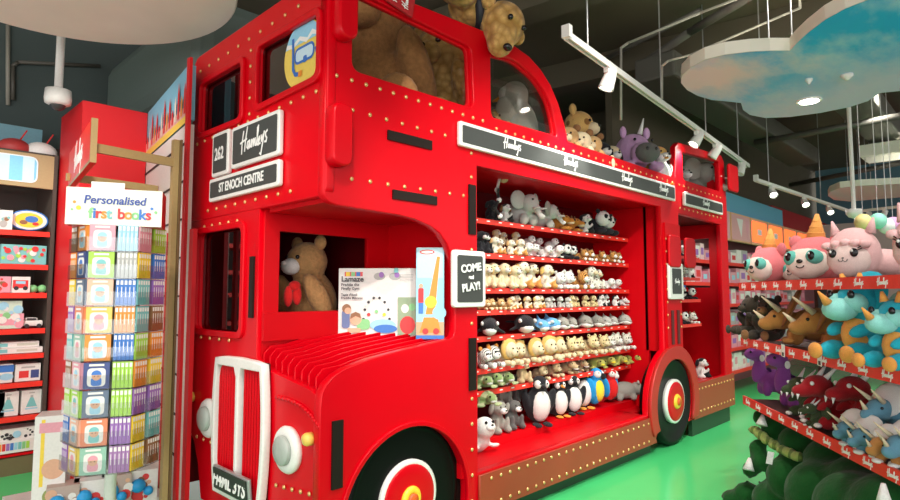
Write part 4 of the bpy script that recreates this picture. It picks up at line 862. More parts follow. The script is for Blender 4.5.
def plush(name, spec, M, mats, label, cat='soft toy', group=None, vox=.04, parts=True, scarf=None):
    """mats: body, ear, muz (+ optional nose, beak, white)"""
    mt = dict(nose=NOSE, eye=EYE_, beak=BEAK, white=TW); mt.update(mats); mt.setdefault('ear', mt['body']); mt.setdefault('muz', mt['body'])
    S_ = SPEC[spec]; key = (spec, mt['body'].name, vox)
    if key not in _bl:
        me = blob(S_['body'], vox).copy(); me.name = name; me.materials.append(mt['body']); _bl[key] = me
    r_ = bpy.data.objects.new(name, None); COL.objects.link(r_); r_.matrix_basis = M; r_.empty_display_size = .1
    tag(r_, label, cat, group)
    link(bpy.data.objects.new('body', _bl[key]), r_, M)
    for pn, mk, sh, mm in S_['parts']:
        for q in ([sh] if not mm else [sh, [mir(x) for x in sh]]):
            k2 = (str(q), mt[mk].name)
            if k2 not in _bl:
                b = MB(); add_shapes(b, q, mt[mk], 12); _bl[k2] = b.mesh(pn, True)
            link(bpy.data.objects.new(pn, _bl[k2]), r_, M)
    if scarf:
        z = .52; me = MB().lathe([(.17, z-.03), (.2, z), (.17, z+.035), (.12, z)], scarf, Matrix.Translation((0, .0, 0)), 20).ell((.08, -.24, z-.12), (.06, .03, .13), scarf)
        me.done('scarf', r_, M, True)
    return r_
def TM(loc, s, rz=0, rx=0, ry=0): return Matrix.Translation(loc) @ Euler((R(rx), R(ry), R(rz))).to_matrix().to_4x4() @ Matrix.Scale(s, 4)
def fx(px, y, py=300): return P(px, py, 1, y).x
ORD = ['first', 'second', 'third', 'fourth', 'fifth', 'sixth', 'seventh', 'eighth', 'ninth', 'tenth', 'eleventh', 'twelfth']
TAN = fur('plush_tan', (.62, .38, .16)); CRM = fur('plush_cream', (.75, .62, .40)); BRW = fur('plush_brown', (.23, .11, .045)); GRYP = fur('plush_grey', (.33, .32, .28)); DGR = fur('plush_dark_grey', (.12, .115, .11))
LGR = fur('plush_pale_grey', (.52, .52, .48)); GOLDP = fur('plush_golden', (.70, .44, .13)); ORG = fur('plush_orange_fox', (.68, .27, .05)); TIG = fur('plush_tiger', (.72, .34, .08), 'stripes', (.03, .02, .02), 6)
WTIG = fur('plush_white_tiger', (.78, .77, .72), 'stripes', (.06, .06, .06), 5); LEO = fur('plush_leopard', (.72, .58, .30), 'spots', (.06, .03, .015), 9); CHE = fur('plush_snow_leopard', (.74, .72, .62), 'spots', (.08, .06, .05), 9)
COWP = fur('plush_patched', (.8, .78, .74), 'patch', (.02, .02, .02), 2.2); PUP = fur('plush_two_tone', (.82, .74, .58), 'patch', (.6, .3, .08), 2); GRNP = fur('plush_leaf_green', (.22, .32, .12), 'patch', (.42, .48, .26), 5); LIMEP = fur('plush_olive_lime', (.42, .42, .10)); SND = fur('plush_sand', (.58, .44, .25))
BLUP = fur('plush_bright_blue', (.02, .32, .72)); YELP = fur('plush_yellow', (.85, .7, .05)); REDP = fur('plush_red', (.7, .02, .02)); SKYB = fur('plush_sky_blue', (.15, .42, .78)); PANK = fur('plush_panda_white', (.8, .8, .76))
def row(z, y, segs, rown, layer=0):
    """segs: (px0, px1, n, spec, mats, height, adjective noun, name, rotz)"""
    for px0, px1, n, spec, mats, h, desc, nm, rz in segs:
        for k in range(n):
            px = px0+(px1-px0)*(k+.5)/n; x = fx(px, y)
            s = h*1.12*(1+.05*math.sin(k*2.3+px0)); jit = 7*math.sin(k*3.1+px0)
            lab = f'{desc} plush on {rown}' if n == 1 else f'{desc} plush on {rown}, {ORD[k]} from left' if n < 13 else ''
            plush('plush_'+nm, spec, TM((x, y+.03*math.sin(k*1.7), z), s, rz+jit), mats, lab, 'soft toy', f'{desc} plushes on {rown}' if n > 1 else None)
D = lambda b, e=None, m=None, **k: dict(body=b, ear=e or b, muz=m or b, **k)
ry = 3.13; RZ_ = -12
row(2.145, ry, [(486, 497, 1, 'sitdog', D(BKP), .16, 'small black puppy', 'puppy', RZ_), (500, 512, 1, 'sitdog', D(COWP, BRW, TW), .16, 'white and brown puppy', 'puppy', RZ_), (514, 536, 1, 'elephant', D(LGR, LGR, LGR), .30, 'big eared pale elephant', 'elephant', 5), (538, 556, 1, 'elephant', D(LGR, GRYP, LGR), .24, 'smaller grey elephant with pale tusks', 'elephant', 35),
    (556, 584, 2, 'longhead', D(ORG, BRW, CRM), .19, 'orange fox', 'fox', 10), (582, 591, 1, 'sitdog', D(COWP, BKP, TW), .2, 'black and white husky', 'husky', RZ_), (593, 612, 2, 'panda', D(BKP, BKP, PANK), .26, 'panda', 'panda', -5)], 'the top bus shelf')
row(1.87, ry, [(478, 490, 2, 'sitdog', D(BKP, BKP, TW), .17, 'black and white dog', 'dog', RZ_), (491, 522, 4, 'sitdog', D(PUP, TAN, TW), .135, 'tan and white puppy', 'puppy', RZ_), (522, 560, 4, 'seal', D(TW), .15, 'white baby seal', 'seal', RZ_), (560, 578, 2, 'panda', D(BKP, BKP, PANK), .15, 'small panda', 'panda', RZ_), (578, 622, 5, 'lie', D(TIG, BRW, TW), .13, 'brown tiger cub', 'tiger', RZ_)], 'the second bus shelf')
row(1.97, ry+.12, [(492, 520, 3, 'sitdog', D(CRM, TAN, TW), .12, 'cream puppy', 'puppy', RZ_), (524, 558, 3, 'seal', D(TW), .13, 'fluffy white seal', 'seal', RZ_)], 'the second bus shelf back row')
row(1.59, ry, [(482, 516, 4, 'sitdog', D(CRM, TAN, TW), .20, 'cream and tan dog', 'dog', RZ_), (516, 552, 3, 'sitdog', D(PUP, GOLDP, CRM), .22, 'golden patched dog', 'dog', RZ_), (552, 572, 2, 'lie', D(TW, LGR, TW), .19, 'white bear cub', 'bear', RZ_), (572, 586, 1, 'lie', D(TIG, TAN, TW), .2, 'sitting tiger', 'tiger', RZ_), (586, 604, 2, 'sitdog', D(CHE, BRW, CRM), .21, 'spotted leopard cub', 'leopard', RZ_), (604, 624, 2, 'seal', D(TW), .14, 'small white lamb', 'seal', RZ_)], 'the third bus shelf')
row(1.415, ry-.01, [(482, 508, 4, 'lie', D(TAN, BRW, CRM), .105, 'tiny tan bear', 'bear', RZ_), (508, 545, 5, 'sitdog', D(PUP, GOLDP, CRM), .11, 'tiny golden puppy', 'puppy', RZ_), (545, 568, 4, 'sitdog', D(LGR, GRYP, TW), .10, 'tiny grey mouse', 'mouse', RZ_), (568, 594, 4, 'sitdog', D(LEO, BRW, CRM), .11, 'tiny leopard', 'leopard', RZ_), (597, 618, 3, 'sitdog', D(COWP, BKP, TW), .12, 'tiny black and white cow', 'cow', RZ_), (619, 629, 1, 'longhead', D(TW, PK, TW), .11, 'tiny white and pink goat', 'goat', RZ_)], 'the fourth bus shelf')
row(1.21, ry, [(478, 500, 1, 'whale', D(BKP, BKP, TW), .22, 'black and white orca at the left end', 'orca', -50), (512, 534, 1, 'whale', D(BKP, BKP, TW), .24, 'black and white orca beside the blue whale', 'orca', -35), (533, 556, 2, 'whale', D(SKYB, SKYB, TW), .18, 'blue and white whale', 'whale', -10), (556, 600, 4, 'dolphin', D(GRYP, GRYP, TW), .19, 'grey dolphin', 'dolphin', -25), (600, 628, 3, 'dolphin', D(LGR, LGR, TW), .17, 'pale grey seal pup', 'seal', -25)], 'the fifth bus shelf')
row(.96, ry, [(477, 496, 2, 'lie', D(WTIG, ORG, TW), .19, 'white and orange tiger', 'tiger', RZ_), (498, 562, 5, 'lion', D(CRM, GOLDP, CRM), .215, 'golden lion', 'lion', RZ_), (562, 602, 4, 'lie', D(LEO, LEO, CRM), .20, 'spotted leopard', 'leopard', RZ_), (602, 634, 4, 'lie', D(CHE, CHE, TW), .19, 'white tiger', 'tiger', RZ_)], 'the sixth bus shelf')
row(.79, ry, [(477, 508, 3, 'turtle', D(GRNP, GRNP, LGR), .24, 'mottled green turtle', 'turtle', -20), (514, 530, 1, 'sitdog', D(SND, SND, CRM), .20, 'sitting sand coloured dog', 'dog', RZ_), (532, 562, 2, 'lie', D(SND, BRW, CRM), .15, 'brown and sand sloth', 'sloth', RZ_), (562, 590, 2, 'longhead', D(SND, LGR, TW), .16, 'beige lying rabbit', 'rabbit', RZ_), (590, 634, 4, 'turtle', D(LIMEP, LIMEP, YELP), .22, 'olive lime frog', 'frog', -25)], 'the seventh bus shelf')
row(.66, ry-.05, [(477, 494, 1, 'turtle', D(GRNP, GRNP, LGR), .25, 'drooping green turtle at the front', 'turtle', -20)], 'the lowest bus shelf')
PY = 3.12; PZ = .432
def one(px, y, z, spec, mats, h, rz, nm, lab, rx=0, group=None, cat='soft toy', **k): return plush('plush_'+nm, spec, TM((fx(px, y), y, z), h, rz, rx), mats, lab, cat, group, **k)
one(484, 2.95, .37, 'seal', D(TW, TW, TW), .34, -10, 'seal', 'white seal plush at the left end of the bus floor', -25)
for k, (px, y, z, h) in enumerate(((497, PY, PZ, .27), (512, PY, PZ, .25), (500, PY+.15, PZ+.17, .27), (516, PY+.15, PZ+.17, .26))): one(px, y, z, 'sitdog', D(DGR if k % 2 else GRYP, GRYP, TW), h, -10, 'wolf', f'grey wolf plush on the bus floor beside the big penguin, {("lower left", "lower right", "upper left", "upper right")[k]}', group='grey wolf plushes')
one(536, PY-.02, PZ, 'penguin', D(BKP, BKP, TW, beak=BKP), .42, -25, 'penguin', 'largest penguin plush, white bellied, leaning on the bus floor', 8)
one(557, PY, PZ, 'penguin', D(BKP, BKP, TW), .34, -20, 'penguin', 'small penguin plush right of the largest penguin')
one(571, PY-.02, PZ, 'penguin', D(BKP, BKP, TW, beak=BKP), .36, -30, 'penguin', 'middle penguin plush left of the blue parrot')
one(580, PY+.06, PZ, 'penguin', D(BKP, BKP, TW), .40, -25, 'penguin', 'penguin plush directly beside the blue and yellow parrot')
one(594, PY-.03, PZ, 'parrot', D(BLUP, BLUP, YELP, beak=BKP), .40, 5, 'parrot', 'blue parrot plush with a yellow breast')
one(609, PY-.01, PZ, 'parrot', D(REDP, BLUP, REDP, beak=TW), .36, -5, 'parrot', 'red parrot plush with blue wings')
one(627, PY-.04, PZ, 'hippo', D(GRYP, LGR, LGR), .30, 60, 'hippo', 'grey hippo plush at the right end of the bus floor')
# strand of little cows hanging at the top left of the bay
hg = root('plush_garland', (fx(501, 3.0), 3.0, 2.16), 'dangling black and white soft toy with long legs at the top left of the bay', 'soft toy')
b = MB(); pts = [P(500, 176, 1, 3.0), P(497, 190, 1, 3.0), P(499, 200, 1, 3.0), P(494, 208, 1, 3.0), P(500, 216, 1, 3.0)]
for a, c in zip(pts, pts[1:]): b.cyl(a, c, .012, COWP, seg=8)
b.done('legs', hg, smooth=True); MB().ell(pts[0]+Vector((.02, 0, .03)), (.05, .04, .04), SND).ell(pts[0]+Vector((.05, 0, -.02)), (.03, .04, .03), SND).done('head', hg, smooth=True)
for i, q_ in enumerate(pts[1:]): MB().ell(q_, (.022, .022, .022), (COWP, TW)[i % 2]).done('hoof', hg, smooth=True)
# toys on the rear platform
pz = (1.96, 1.72, 1.47, 1.19, .93, .62)
for k, z in enumerate(pz[:4]):
    MB().box((6.68, 2.92, z-.01), (.76, .3, .02), REDI).box((6.68, 2.765, z-.005), (.76, .012, .035), STRIP).done('platform_shelf', BUS)
    for j in range(3):
        plush('plush_cow', ('sitdog', 'panda', 'lie')[(j+k) % 3], TM((6.55+.22*j, 2.87, z), .18, -15), (D(COWP, BKP, TW), D(BKP, BKP, PANK), D(CHE, BRW, TW))[(j+k) % 3], f'black and white soft toy on {ORD[k]} shelf of rear platform, {ORD[j]} from the left', 'soft toy', 'soft toys on the rear platform', .06)
one(699, 2.9, P(699, 380, 1, 2.85).z, 'sitdog', D(COWP, BKP, TW), .26, -20, 'dalmatian', 'spotted white dog plush sitting above the rear wheel doorway step')
o = carton('toy_box', FS(7.25, 3.1, 1.52), .42, .13, .2, CB, [('r', 0, .065, .3, .06, CLB)], 'flat blue toy box on the rear platform')
# ---------------- upper deck bears ----------------
CURL = fur('plush_curly_gold', (.66, .40, .14), 'curl', (.36, .19, .05), 16, con=.35); BIGB = fur('plush_big_brown', (.42, .20, .075), bscale=40, bump=1, con=.45); CABB = fur('plush_cab_bear', (.46, .25, .10), bscale=30, bump=1, con=.4)
SCF = mat('red_scarf_cloth', (.45, .01, .015), .8, bump=.4, bscale=80); UZ = 2.65
def up(px, y, z, spec, mats, h, rz, nm, lab, rx=0, ry_=0, **k): return plush('plush_'+nm, spec, TM((fx(px, y), y, z), h, rz, rx, ry_), mats, lab, 'soft toy', None, vox=.03, **k)
SPEC['bigbear'] = dict(body=[(0, .06, .34, .30, .26, .36), (0, -.02, .80, .24, .22, .22), (0, 0, .58, .16, .16, .2)]+sym((.30, -.10, .42, .10, .12, .28, 25, -14, 0), (.2, -.30, .12, .13, .28, .13, 0, 0, -14)), parts=[('ear', 'ear', [(.2, .0, 1.0, .085, .05, .085)], 1), ('foot', 'muz', [(.26, -.56, .14, .11, .04, .12)], 1)]+face(-.21, .84, my=-.23, mz=.74))
b1 = up(366, 3.5, UZ-.05, 'bigbear', D(BIGB, BIGB, BIGB), 1.3, -50, 'bear', 'huge brown teddy bear behind the first upper window')
q0 = P(398, 2, 1, 2.64)
sc2 = tag(MB().box(q0+Vector((.02, 0, .04)), (.22, .02, .17), SCF, rot=(0, R(10), 0), bev=.008).done('scarf'), 'dark red scarf end hanging over the upper window rail', 'scarf')
script(INK, .13, frame(q0+Vector((-.03, -.013, .05)), (.2, 0, 1), (-1, 0, .2)), sc2, .12); script(INK, .12, frame(q0+Vector((.06, -.013, .03)), (.2, 0, 1), (-1, 0, .2)), sc2, .12)
up(440, 3.3, 2.66, 'bigbear', D(CURL, CURL, CURL), 1.0, -72, 'bear', 'curly golden teddy bear sitting behind the window rail', scarf=None)
up(455, 3.4, UZ, 'sit', D(CURL, CURL, TAN), .5, -30, 'bear', 'curly golden bear low behind the right side of the first window')
up(438, 3.35, UZ, 'sit', D(BIGB, BIGB, TAN), .42, 10, 'bear', 'brown bear in shade deep inside the upper deck')
# paw and head leaning over the rail
pw = root('plush_bear', P(447, 5, 1, 2.8), 'curly golden bear sprawled over the top rail with its head hanging down', 'soft toy')
hc = P(503, 25, 1, 2.58)
SPEC_ = [(0, 0, 0, .17, .16, .20), (-.0, -.06, -.14, .10, .11, .12)]
def cm(shapes, m, vox=.03):
    me = blob(shapes, vox).copy(); me.materials.append(m); return me
Mh = Matrix.Translation(hc) @ Euler((0, R(12), R(0))).to_matrix().to_4x4()
body = cm([(0, 0, 0, .165, .16, .17), (-.03, -.03, -.15, .10, .11, .13), (-.12, .22, .12, .2, .16, .14), (-.42, .1, .10, .2, .13, .13), (-.62, .04, .06, .13, .12, .14)], CURL)
link(bpy.data.objects.new('body', body), pw, Mh)
MB().ell((-.05, -.12, -.245), (.035, .03, .025), NOSE).done('nose', pw, Mh, True)
for s in (-.09, .06): MB().ell((s, -.145, -.04), (.02, .02, .02), EYE_).done('eye', pw, Mh, True)
for s in ((-.16, .02, .1), (.17, .0, -.0)): MB().ell(s, (.06, .05, .06), CURL).done('ear', pw, Mh, True)
MB().lathe([(.12, -.03), (.15, 0), (.12, .03)], mat('dark_ribbon', (.02, .02, .03), .6), Mh @ Matrix.Translation((-.13, .16, .1)) @ Euler((0, R(70), R(-40))).to_matrix().to_4x4(), 20).done('ribbon', pw, smooth=True)
up(517, 3.05, UZ+.0, 'penguin', D(GRYP, GRYP, LGR), .72, 195, 'penguin', 'tall grey penguin plush seen from behind in the second upper window')
up(498, 3.1, UZ, 'sit', D(CURL, CURL, TAN), .46, -60, 'bear', 'curly golden bear behind the left side of the second upper window')
up(505, 2.9, UZ+.05, 'sit', D(TAN, TAN, CRM), .22, -20, 'bear', 'small tan bear at the foot of the grey penguin')
up(550, 3.1, UZ, 'sit', D(TAN, BRW, CRM), .36, 10, 'bear', 'tan bear in the right corner of the second upper window')
GIR = fur('plush_giraffe', (.68, .42, .14), 'spots', (.28, .13, .04), 6)
up(580, 3.1, UZ, 'bigbear', D(GIR, GIR, CRM), .68, 15, 'giraffe', 'patterned golden leopard plush standing above the bus parapet')
for k, px in enumerate((570, 583, 594)): up(px, 2.90, UZ, 'sit', D((TAN, CRM, TAN)[k], BRW, CRM), .42, -62, 'bear', f'small tan bear sitting on the parapet, {ORD[k]} from the left')
for k, px in enumerate((603, 613)): up(px, 3.0, UZ, 'sitdog', D((BKP, CRM)[k], BKP, TW), .44, -30, 'dog', ('black and white dog behind the parapet beside the small bears', 'cream dog behind the parapet left of the purple hippo')[k])
SPEC['capbear'] = SPEC['sit']
PURP = fur('plush_lilac', (.55, .33, .55)); SPEC['unihead'] = dict(body=[(0, .15, .42, .36, .36, .38), (0, -.28, .32, .26, .22, .22)]+sym((.3, -.2, .08, .13, .2, .1)), parts=[('muzzle', 'muz', [(0, -.42, .3, .25, .17, .19)], 0), ('horn', 'white', [('c', (.05, -.05, .75), (.1, -.12, 1.05), .05, .01)], 0), ('ear', 'ear', [(.25, .05, .8, .07, .05, .12)], 1), ('eye', 'eye', [(.18, -.28, .58, .03, .03, .03)], 1), ('nostril', 'nose', [(.09, -.58, .34, .025, .02, .03)], 1)])
up(640, 2.88, UZ+.17, 'unihead', D(PURP, PURP, DGR), .54, -35, 'unicorn', 'lilac unicorn hippo plush with a grey muzzle on the bus parapet')
up(659, 2.9, UZ+.05, 'sitdog', D(GOLDP, BKP, TW), .52, -20, 'dog', 'golden dog plush with dark ears right of the lilac unicorn')
up(665, 2.75, UZ+.05, 'penguin', D(LGR, BKP, TW), .36, -20, 'penguin', 'pale penguin plush under the lit spotlight')
up(682, 3.1, UZ+.05, 'sitdog', D(GRYP, LGR, TW), .5, -20, 'rabbit', 'pale grey rabbit plush at the left of the rear upper window')
up(704, 2.98, UZ+.12, 'elephant', D(GRYP, GRYP, LGR), .56, -15, 'elephant', 'grey elephant plush in the rear upper window')
# bear in the driver's cab
cb = plush('plush_bear', 'bigbear', TM((2.34, 3.72, 1.25), .66, -84), D(CABB, CABB, TW, nose=TW), 'brown teddy bear with white muzzle and red bow in the driver cab', 'soft toy', None, .028)
MB().ell((2.10, 3.50, 1.60), (.04, .04, .035), REDP).ell((2.06, 3.51, 1.53), (.03, .03, .07), REDP).ell((2.12, 3.5, 1.54), (.03, .03, .07), REDP).done('bow', cb, smooth=True)
# boxes on the bonnet
p0 = P(339, 334, 1, 2.80); p1 = P(420, 338, 1, 2.80)
w_ = .55; bz = 1.235
q0 = PD(379, 337, 3.95); w_ = .55; UB = (math.sin(YAW), -math.cos(YAW), 0)
M = frame((q0.x, q0.y, q0.z), UB, (0, 0, 1)); hB = PD(378, 268, 3.95).z-q0.z
sh = [('r', -.2, hB-.04, .14, .03, C('card_rainbow_red', (.8, .1, .1))), ('r', -.245, hB-.04, .03, .028, YL), ('r', -.205, hB-.04, .03, .028, GN), ('r', -.165, hB-.04, .03, .028, CB)]
for k, (dx, dy) in enumerate(((-.0, -.045), (.12, -.045))): sh += [('p', circ(dx, hB+dy-.01, .045, 16, .025), GY), ('p', circ(dx+.015, hB+dy, .02, 12), PU)]
for k in range(15):
    a = R(180*k/14); sh.append(('c', -.02+.10*math.cos(a), .12+.16*math.sin(a)*.9, .009, (BK, W_)[k % 2]))
sh += [('p', circ(.03, .08, .10, 20, .04), CLB), ('p', circ(.05, .055, .09, 20, .028), CB), ('c', -.08, .15, .012, RD), ('c', -.02, .17, .012, GN), ('c', .04, .15, .012, YL),
    ('p', rrect(-.12, .085, .10, .07, .03), GN), ('c', -.18, .12, .04, TN), ('p', [(-.22, .12), (-.215, .155), (-.18, .168), (-.145, .155), (-.14, .125), (-.18, .14)], BRN), ('p', rrect(-.19, .045, .1, .03, .01), TN),
    ('p', rrect(-.255, .12, .06, .12, .02), C('card_denim', (.15, .2, .4))), ('c', -.25, .19, .03, BRN), ('c', -.24, .175, .022, TN),
    ('r', .22, .14, .15, .25, C('card_photo', (.3, .4, .25))), ('p', circ(.22, .08, .06, 14), RD), ('p', circ(.2, .19, .03, 12), W_), ('p', circ(.255, .2, .025, 12), GN), ('p', rrect(.13, hB-.015, .03, .03, .004), TQ), ('r', .21, hB-.06, .1, .004, GY), ('r', .21, hB-.08, .1, .004, GY), ('r', .21, hB-.045, .1, .004, GY)]
def sq(s, k=.87):
    if s[0] == 'r': return ('r', s[1]*k, s[2], s[3]*k)+s[4:]
    if s[0] == 'c': return ('c', s[1]*k)+s[2:]
    return ('p', [(x*k, y) for x, y in s[1]], s[2])
sh = [sq(s) for s in sh]
bx = carton('play_gym_box', M, w_, hB, .22, W_, sh, 'wide white baby play gym box on the bonnet, showing a baby and a striped arch')
text('Lamaze', .05, BK, M @ Matrix.Translation((-.255, hB-.075, .016)), bx, bold=.0012, align='LEFT', depth=.0004)
text('Freddie the\nFirefly Gym', .026, BK, M @ Matrix.Translation((-.255, hB-.125, .016)), bx, bold=.0005, align='LEFT', depth=.0004)
text('Tapis d\'éveil\nFreddie Mécanic', .022, BK, M @ Matrix.Translation((-.255, hB-.19, .016)), bx, bold=.0005, align='LEFT', depth=.0004)
q0 = PD(430, 339, 3.84); Mb = frame(q0, UB, (0, 0, 1)); hb2 = PD(430, 247, 3.84).z-q0.z
sb = [('r', 0, hb2-.1, .17, .2, C('card_palesky', (.5, .72, .8))), ('p', circ(-.02, hb2-.03, .05, 14, .016), RD), ('p', circ(-.02, hb2-.03, .04, 14, .01), W_), ('p', [(.045, hb2-.06), (.065, hb2-.06), (.03, .16), (-.03, .16)], OR), ('r', 0, .06, .18, .10, C('card_wood', (.6, .4, .22))), ('p', [(-.07, .04), (.07, .04), (.05, .14), (-.04, .14)], OR), ('p', circ(.06, .17, .045, 16), CLB), ('p', circ(.005, .24, .04, 16), YL), ('p', rrect(-.06, .28, .035, .1, .01), RD), ('r', -.06, .2, .03, .07, CB), ('c', -.06, .345, .014, TN), ('r', .0, .012, .18, .024, CB), ('c', -.03, .05, .02, RD), ('c', .04, .05, .02, RD)]
carton('toy_box', Mb, .185, hb2, .10, C('card_aqua', (.35, .68, .85)), sb, 'tall light blue toy box with an orange push toy, on the bonnet', side=C('card_darkside', (.06, .08, .09)))
# ---------------- foreground plush stand on the right ----------------
E0 = P(740, 290, 2, 1.6); E0 = Vector((4.34, 1.42, 0))
UR = Vector((-.805, -.593, 0)); NR = Vector((-.593, .805, 0))
def SM(x, y, z): return frame(E0+UR*x+NR*y, UR, (0, 0, 1)) @ Matrix.Translation((0, z, 0)) @ Matrix.Rotation(-math.pi/2, 4, 'X')
# SM gives local axes: x right along the shelf, z up, -y out towards the aisle
def SF(x, y, z): return frame(E0+UR*x+NR*y+Vector((0, 0, z)), UR, (0, 0, 1))
def SX(px, off=0):
    p = PN(px, 300, E0+NR*off, NR); return (p-E0).dot(UR)
SD = root('plush_stand', E0, 'long shelving stand with red shelf strips full of plush toys in right foreground', 'shelving unit')
LWOOD = mat('brown_shelf_board', (.10, .04, .03), .6)
LEN = 3.0
for z, nm in ((1.60, 0), (1.225, 1), (.83, 2), (.16, 3)):
    s = MB().box((LEN/2, .28, -.012), (LEN, .56, .024), LWOOD).done('shelf', SD, SM(0, 0, z))
    st = MB().box((LEN/2, -.006, 0), (LEN, .012, .055), STRIP).done('price_strip', s, SM(0, 0, z-.004))
    if z > .5:
        for k in range(17): script(INK, .075, SF(.10+k*.178, .0135, z-.006), st, .12)
for x in (.03, 1.45, 2.9): MB().box((x, .5, .8), (.05, .06, 1.6), DK).done('upright', SD, SM(0, 0, 0))
MB().box((1.5, .28, .07), (3.0, .5, .14), DK).done('plinth', SD, SM(0, 0, 0))
def stp(px, off, z, spec, mats, h, rz, nm, lab, rx=0, ry_=0, group=None, **k):
    x = SX(px, off); return plush('plush_'+nm, spec, SM(x, off, z) @ Euler((R(rx), R(ry_), R(rz))).to_matrix().to_4x4() @ Matrix.Scale(h, 4), mats, lab, 'soft toy', group, vox=.03, **k)
CORAL = fur('plush_coral_pink', (.80, .22, .24)); LPINK = fur('plush_pale_pink', (.85, .52, .52)); BPINK = fur('plush_blush', (.86, .66, .62)); ICE = fur('plush_cone_orange', (.85, .38, .10)); TEALP = fur('plush_teal', (.12, .45, .38)); CREAMP = fur('plush_face_cream', (.88, .74, .66))
def sloth(px, h, rz, lab, off=-.2, ch='c'):
    x = SX(px, off); M = SM(x, off, 1.615) @ Matrix.Rotation(R(rz), 4, 'Z') @ Matrix.Scale(h, 4)
    r_ = bpy.data.objects.new('plush_raccoon_unicorn', None); COL.objects.link(r_); r_.matrix_basis = M; tag(r_, lab, 'soft toy')
    link(bpy.data.objects.new('body', cm([(0, 0, .42, .50, .36, .42), (0, .35, .32, .42, .5, .30)], CORAL)), r_, M)
    MB().ell((0, -.20, .36), (.42, .20, .30), CREAMP).done('face', r_, M, True)
    for s in (-1, 1):
        MB().ell((s*.23, -.33, .44), (.15, .09, .13), TEALP, (0, s*25, s*12)).done('eye_patch', r_, M, True)
        e = MB().ell((s*.22, -.405, .46), (.065, .03, .08), EYE_).done('eye', r_, M, True); MB().ell((s*.22-.02, -.43, .50), (.018, .01, .02), TW).done('eye_glint', e, M, True)
        MB().ell((s*.40, .05, .74), (.14, .07, .15), CORAL, (0, s*25, 0)).done('ear', r_, M, True)
    MB().ell((0, -.41, .37), (.06, .035, .04), NOSE).done('nose', r_, M, True)
    b = MB()
    for k in range(8): b.ell((.075*math.cos(R(200+k*20)), -.40, .30+.05*math.sin(R(200+k*20))), (.012, .01, .012), NOSE, seg=6)
    b.done('mouth', r_, M, True)
    b = MB().cyl((0, .03, .72), (.04, .05, 1.24), .19, ICE, r2=.03, seg=20)
    for k in range(4): b.lathe([(.185-.042*k, -.01), (.20-.042*k, .0), (.185-.042*k, .012)], ICE, Matrix.Translation((.0+.009*k, .035, .78+.11*k)) @ Euler((0, R(5), 0)).to_matrix().to_4x4(), 18)
    b.done('cone_horn', r_, M, True); return r_
sloth(770, .31, 12, 'coral pink raccoon plush with orange cone horn at the left end of the top shelf')
sloth(817, .32, 30, 'coral pink raccoon plush with orange cone horn left of the llama')
sloth(800, .23, 30, 'pink raccoon plush half hidden between two larger ones', off=-.34)
def llama(px, h, rz, lab, off=-.17):
    x = SX(px, off); M = SM(x, off, 1.615) @ Matrix.Rotation(R(rz), 4, 'Z') @ Matrix.Scale(h, 4)
    r_ = bpy.data.objects.new('plush_llama', None); COL.objects.link(r_); r_.matrix_basis = M; tag(r_, lab, 'soft toy')
    link(bpy.data.objects.new('body', cm([(0, 0, .46, .42, .32, .46), (.15, .55, .28, .45, .55, .28)], LPINK)), r_, M)
    MB().ell((0, -.17, .36), (.35, .20, .31), BPINK).done('face', r_, M, True)
    for k in range(5): MB().ell((-.30+.15*k, -.25, .64-.02*abs(k-2)), (.09, .09, .07), LPINK).done('fringe_curl', r_, M, True)
    for s in (-1, 1):
        e = MB().ell((s*.17, -.345, .46), (.065, .03, .075), EYE_).done('eye', r_, M, True); MB().ell((s*.17-.02, -.372, .49), (.02, .01, .024), TW).done('eye_glint', e, M, True)
        for k in range(2): MB().cyl((s*.22, -.33, .50+.03*k), (s*.28, -.31, .53+.045*k), .009, NOSE, seg=6).done('eyelash', r_, M)
        MB().cyl((s*.27, .0, .80), (s*.33, .0, 1.06), .09, LPINK, r2=.015, seg=14).done('ear', r_, M, True)
    b = MB()
    for s in (-1, 1):
        for k in range(6): b.ell((s*.035+.035*math.cos(R(180+k*36)), -.365, .345+.03*math.sin(R(180+k*36))), (.009, .008, .009), NOSE, seg=6)
    b.ell((0, -.365, .375), (.02, .012, .014), NOSE, seg=8); b.done('mouth', r_, M, True)
    return r_
llama(856, .29, 38, 'pale pink llama plush with curly fringe in the middle of the top shelf')
llama(932, .30, 36, 'pale pink llama plush cut off by the right edge of the picture')
# second shelf
GOR = fur('plush_gorilla', (.045, .035, .025)); TRB = fur('plush_dino_brown', (.42, .19, .05)); TRD = fur('plush_dino_frill', (.30, .11, .03)); DB = fur('plush_dino_blue', (.02, .42, .55)); DM = fur('plush_dino_mint', (.28, .68, .62)); DOR = fur('plush_dino_orange', (.85, .36, .08)); HRN = fur('plush_horn_cream', (.72, .58, .40))
stp(752, -.2, 1.24, 'sit', D(GOR, GOR, GOR), .30, 10, 'gorilla', 'black gorilla plush at the left end of the second shelf')
stp(770, -.12, 1.24, 'sit', D(GOR, GOR, BRW), .30, 30, 'gorilla', 'dark gorilla plush with a white tag beside the triceratops')
SPEC['trice_big'] = dict(body=SPEC['trice']['body'], parts=[('frill', 'ear', [(0, -.14, .66, .46, .06, .42, -25, 0, 0)], 0), ('horn', 'white', [('c', (.13, -.33, .6), (.22, -.62, .86), .055, .008)], 1), ('nose_horn', 'white', [('c', (0, -.6, .44), (0, -.76, .60), .05, .01)], 0), ('eye', 'eye', [(.17, -.42, .5, .028, .028, .028)], 1), ('foot', 'muz', [(.2, -.2, .06, .12, .12, .06)], 1)])
stp(800, -.2, 1.24, 'trice_big', D(TRB, TRD, TRB, white=HRN), .34, -20, 'triceratops', 'brown triceratops plush beside the gorillas, left of two')
stp(837, -.2, 1.24, 'trice_big', D(TRB, TRD, TRB, white=HRN), .34, -20, 'triceratops', 'brown triceratops plush behind the big blue dinosaur, right of two')
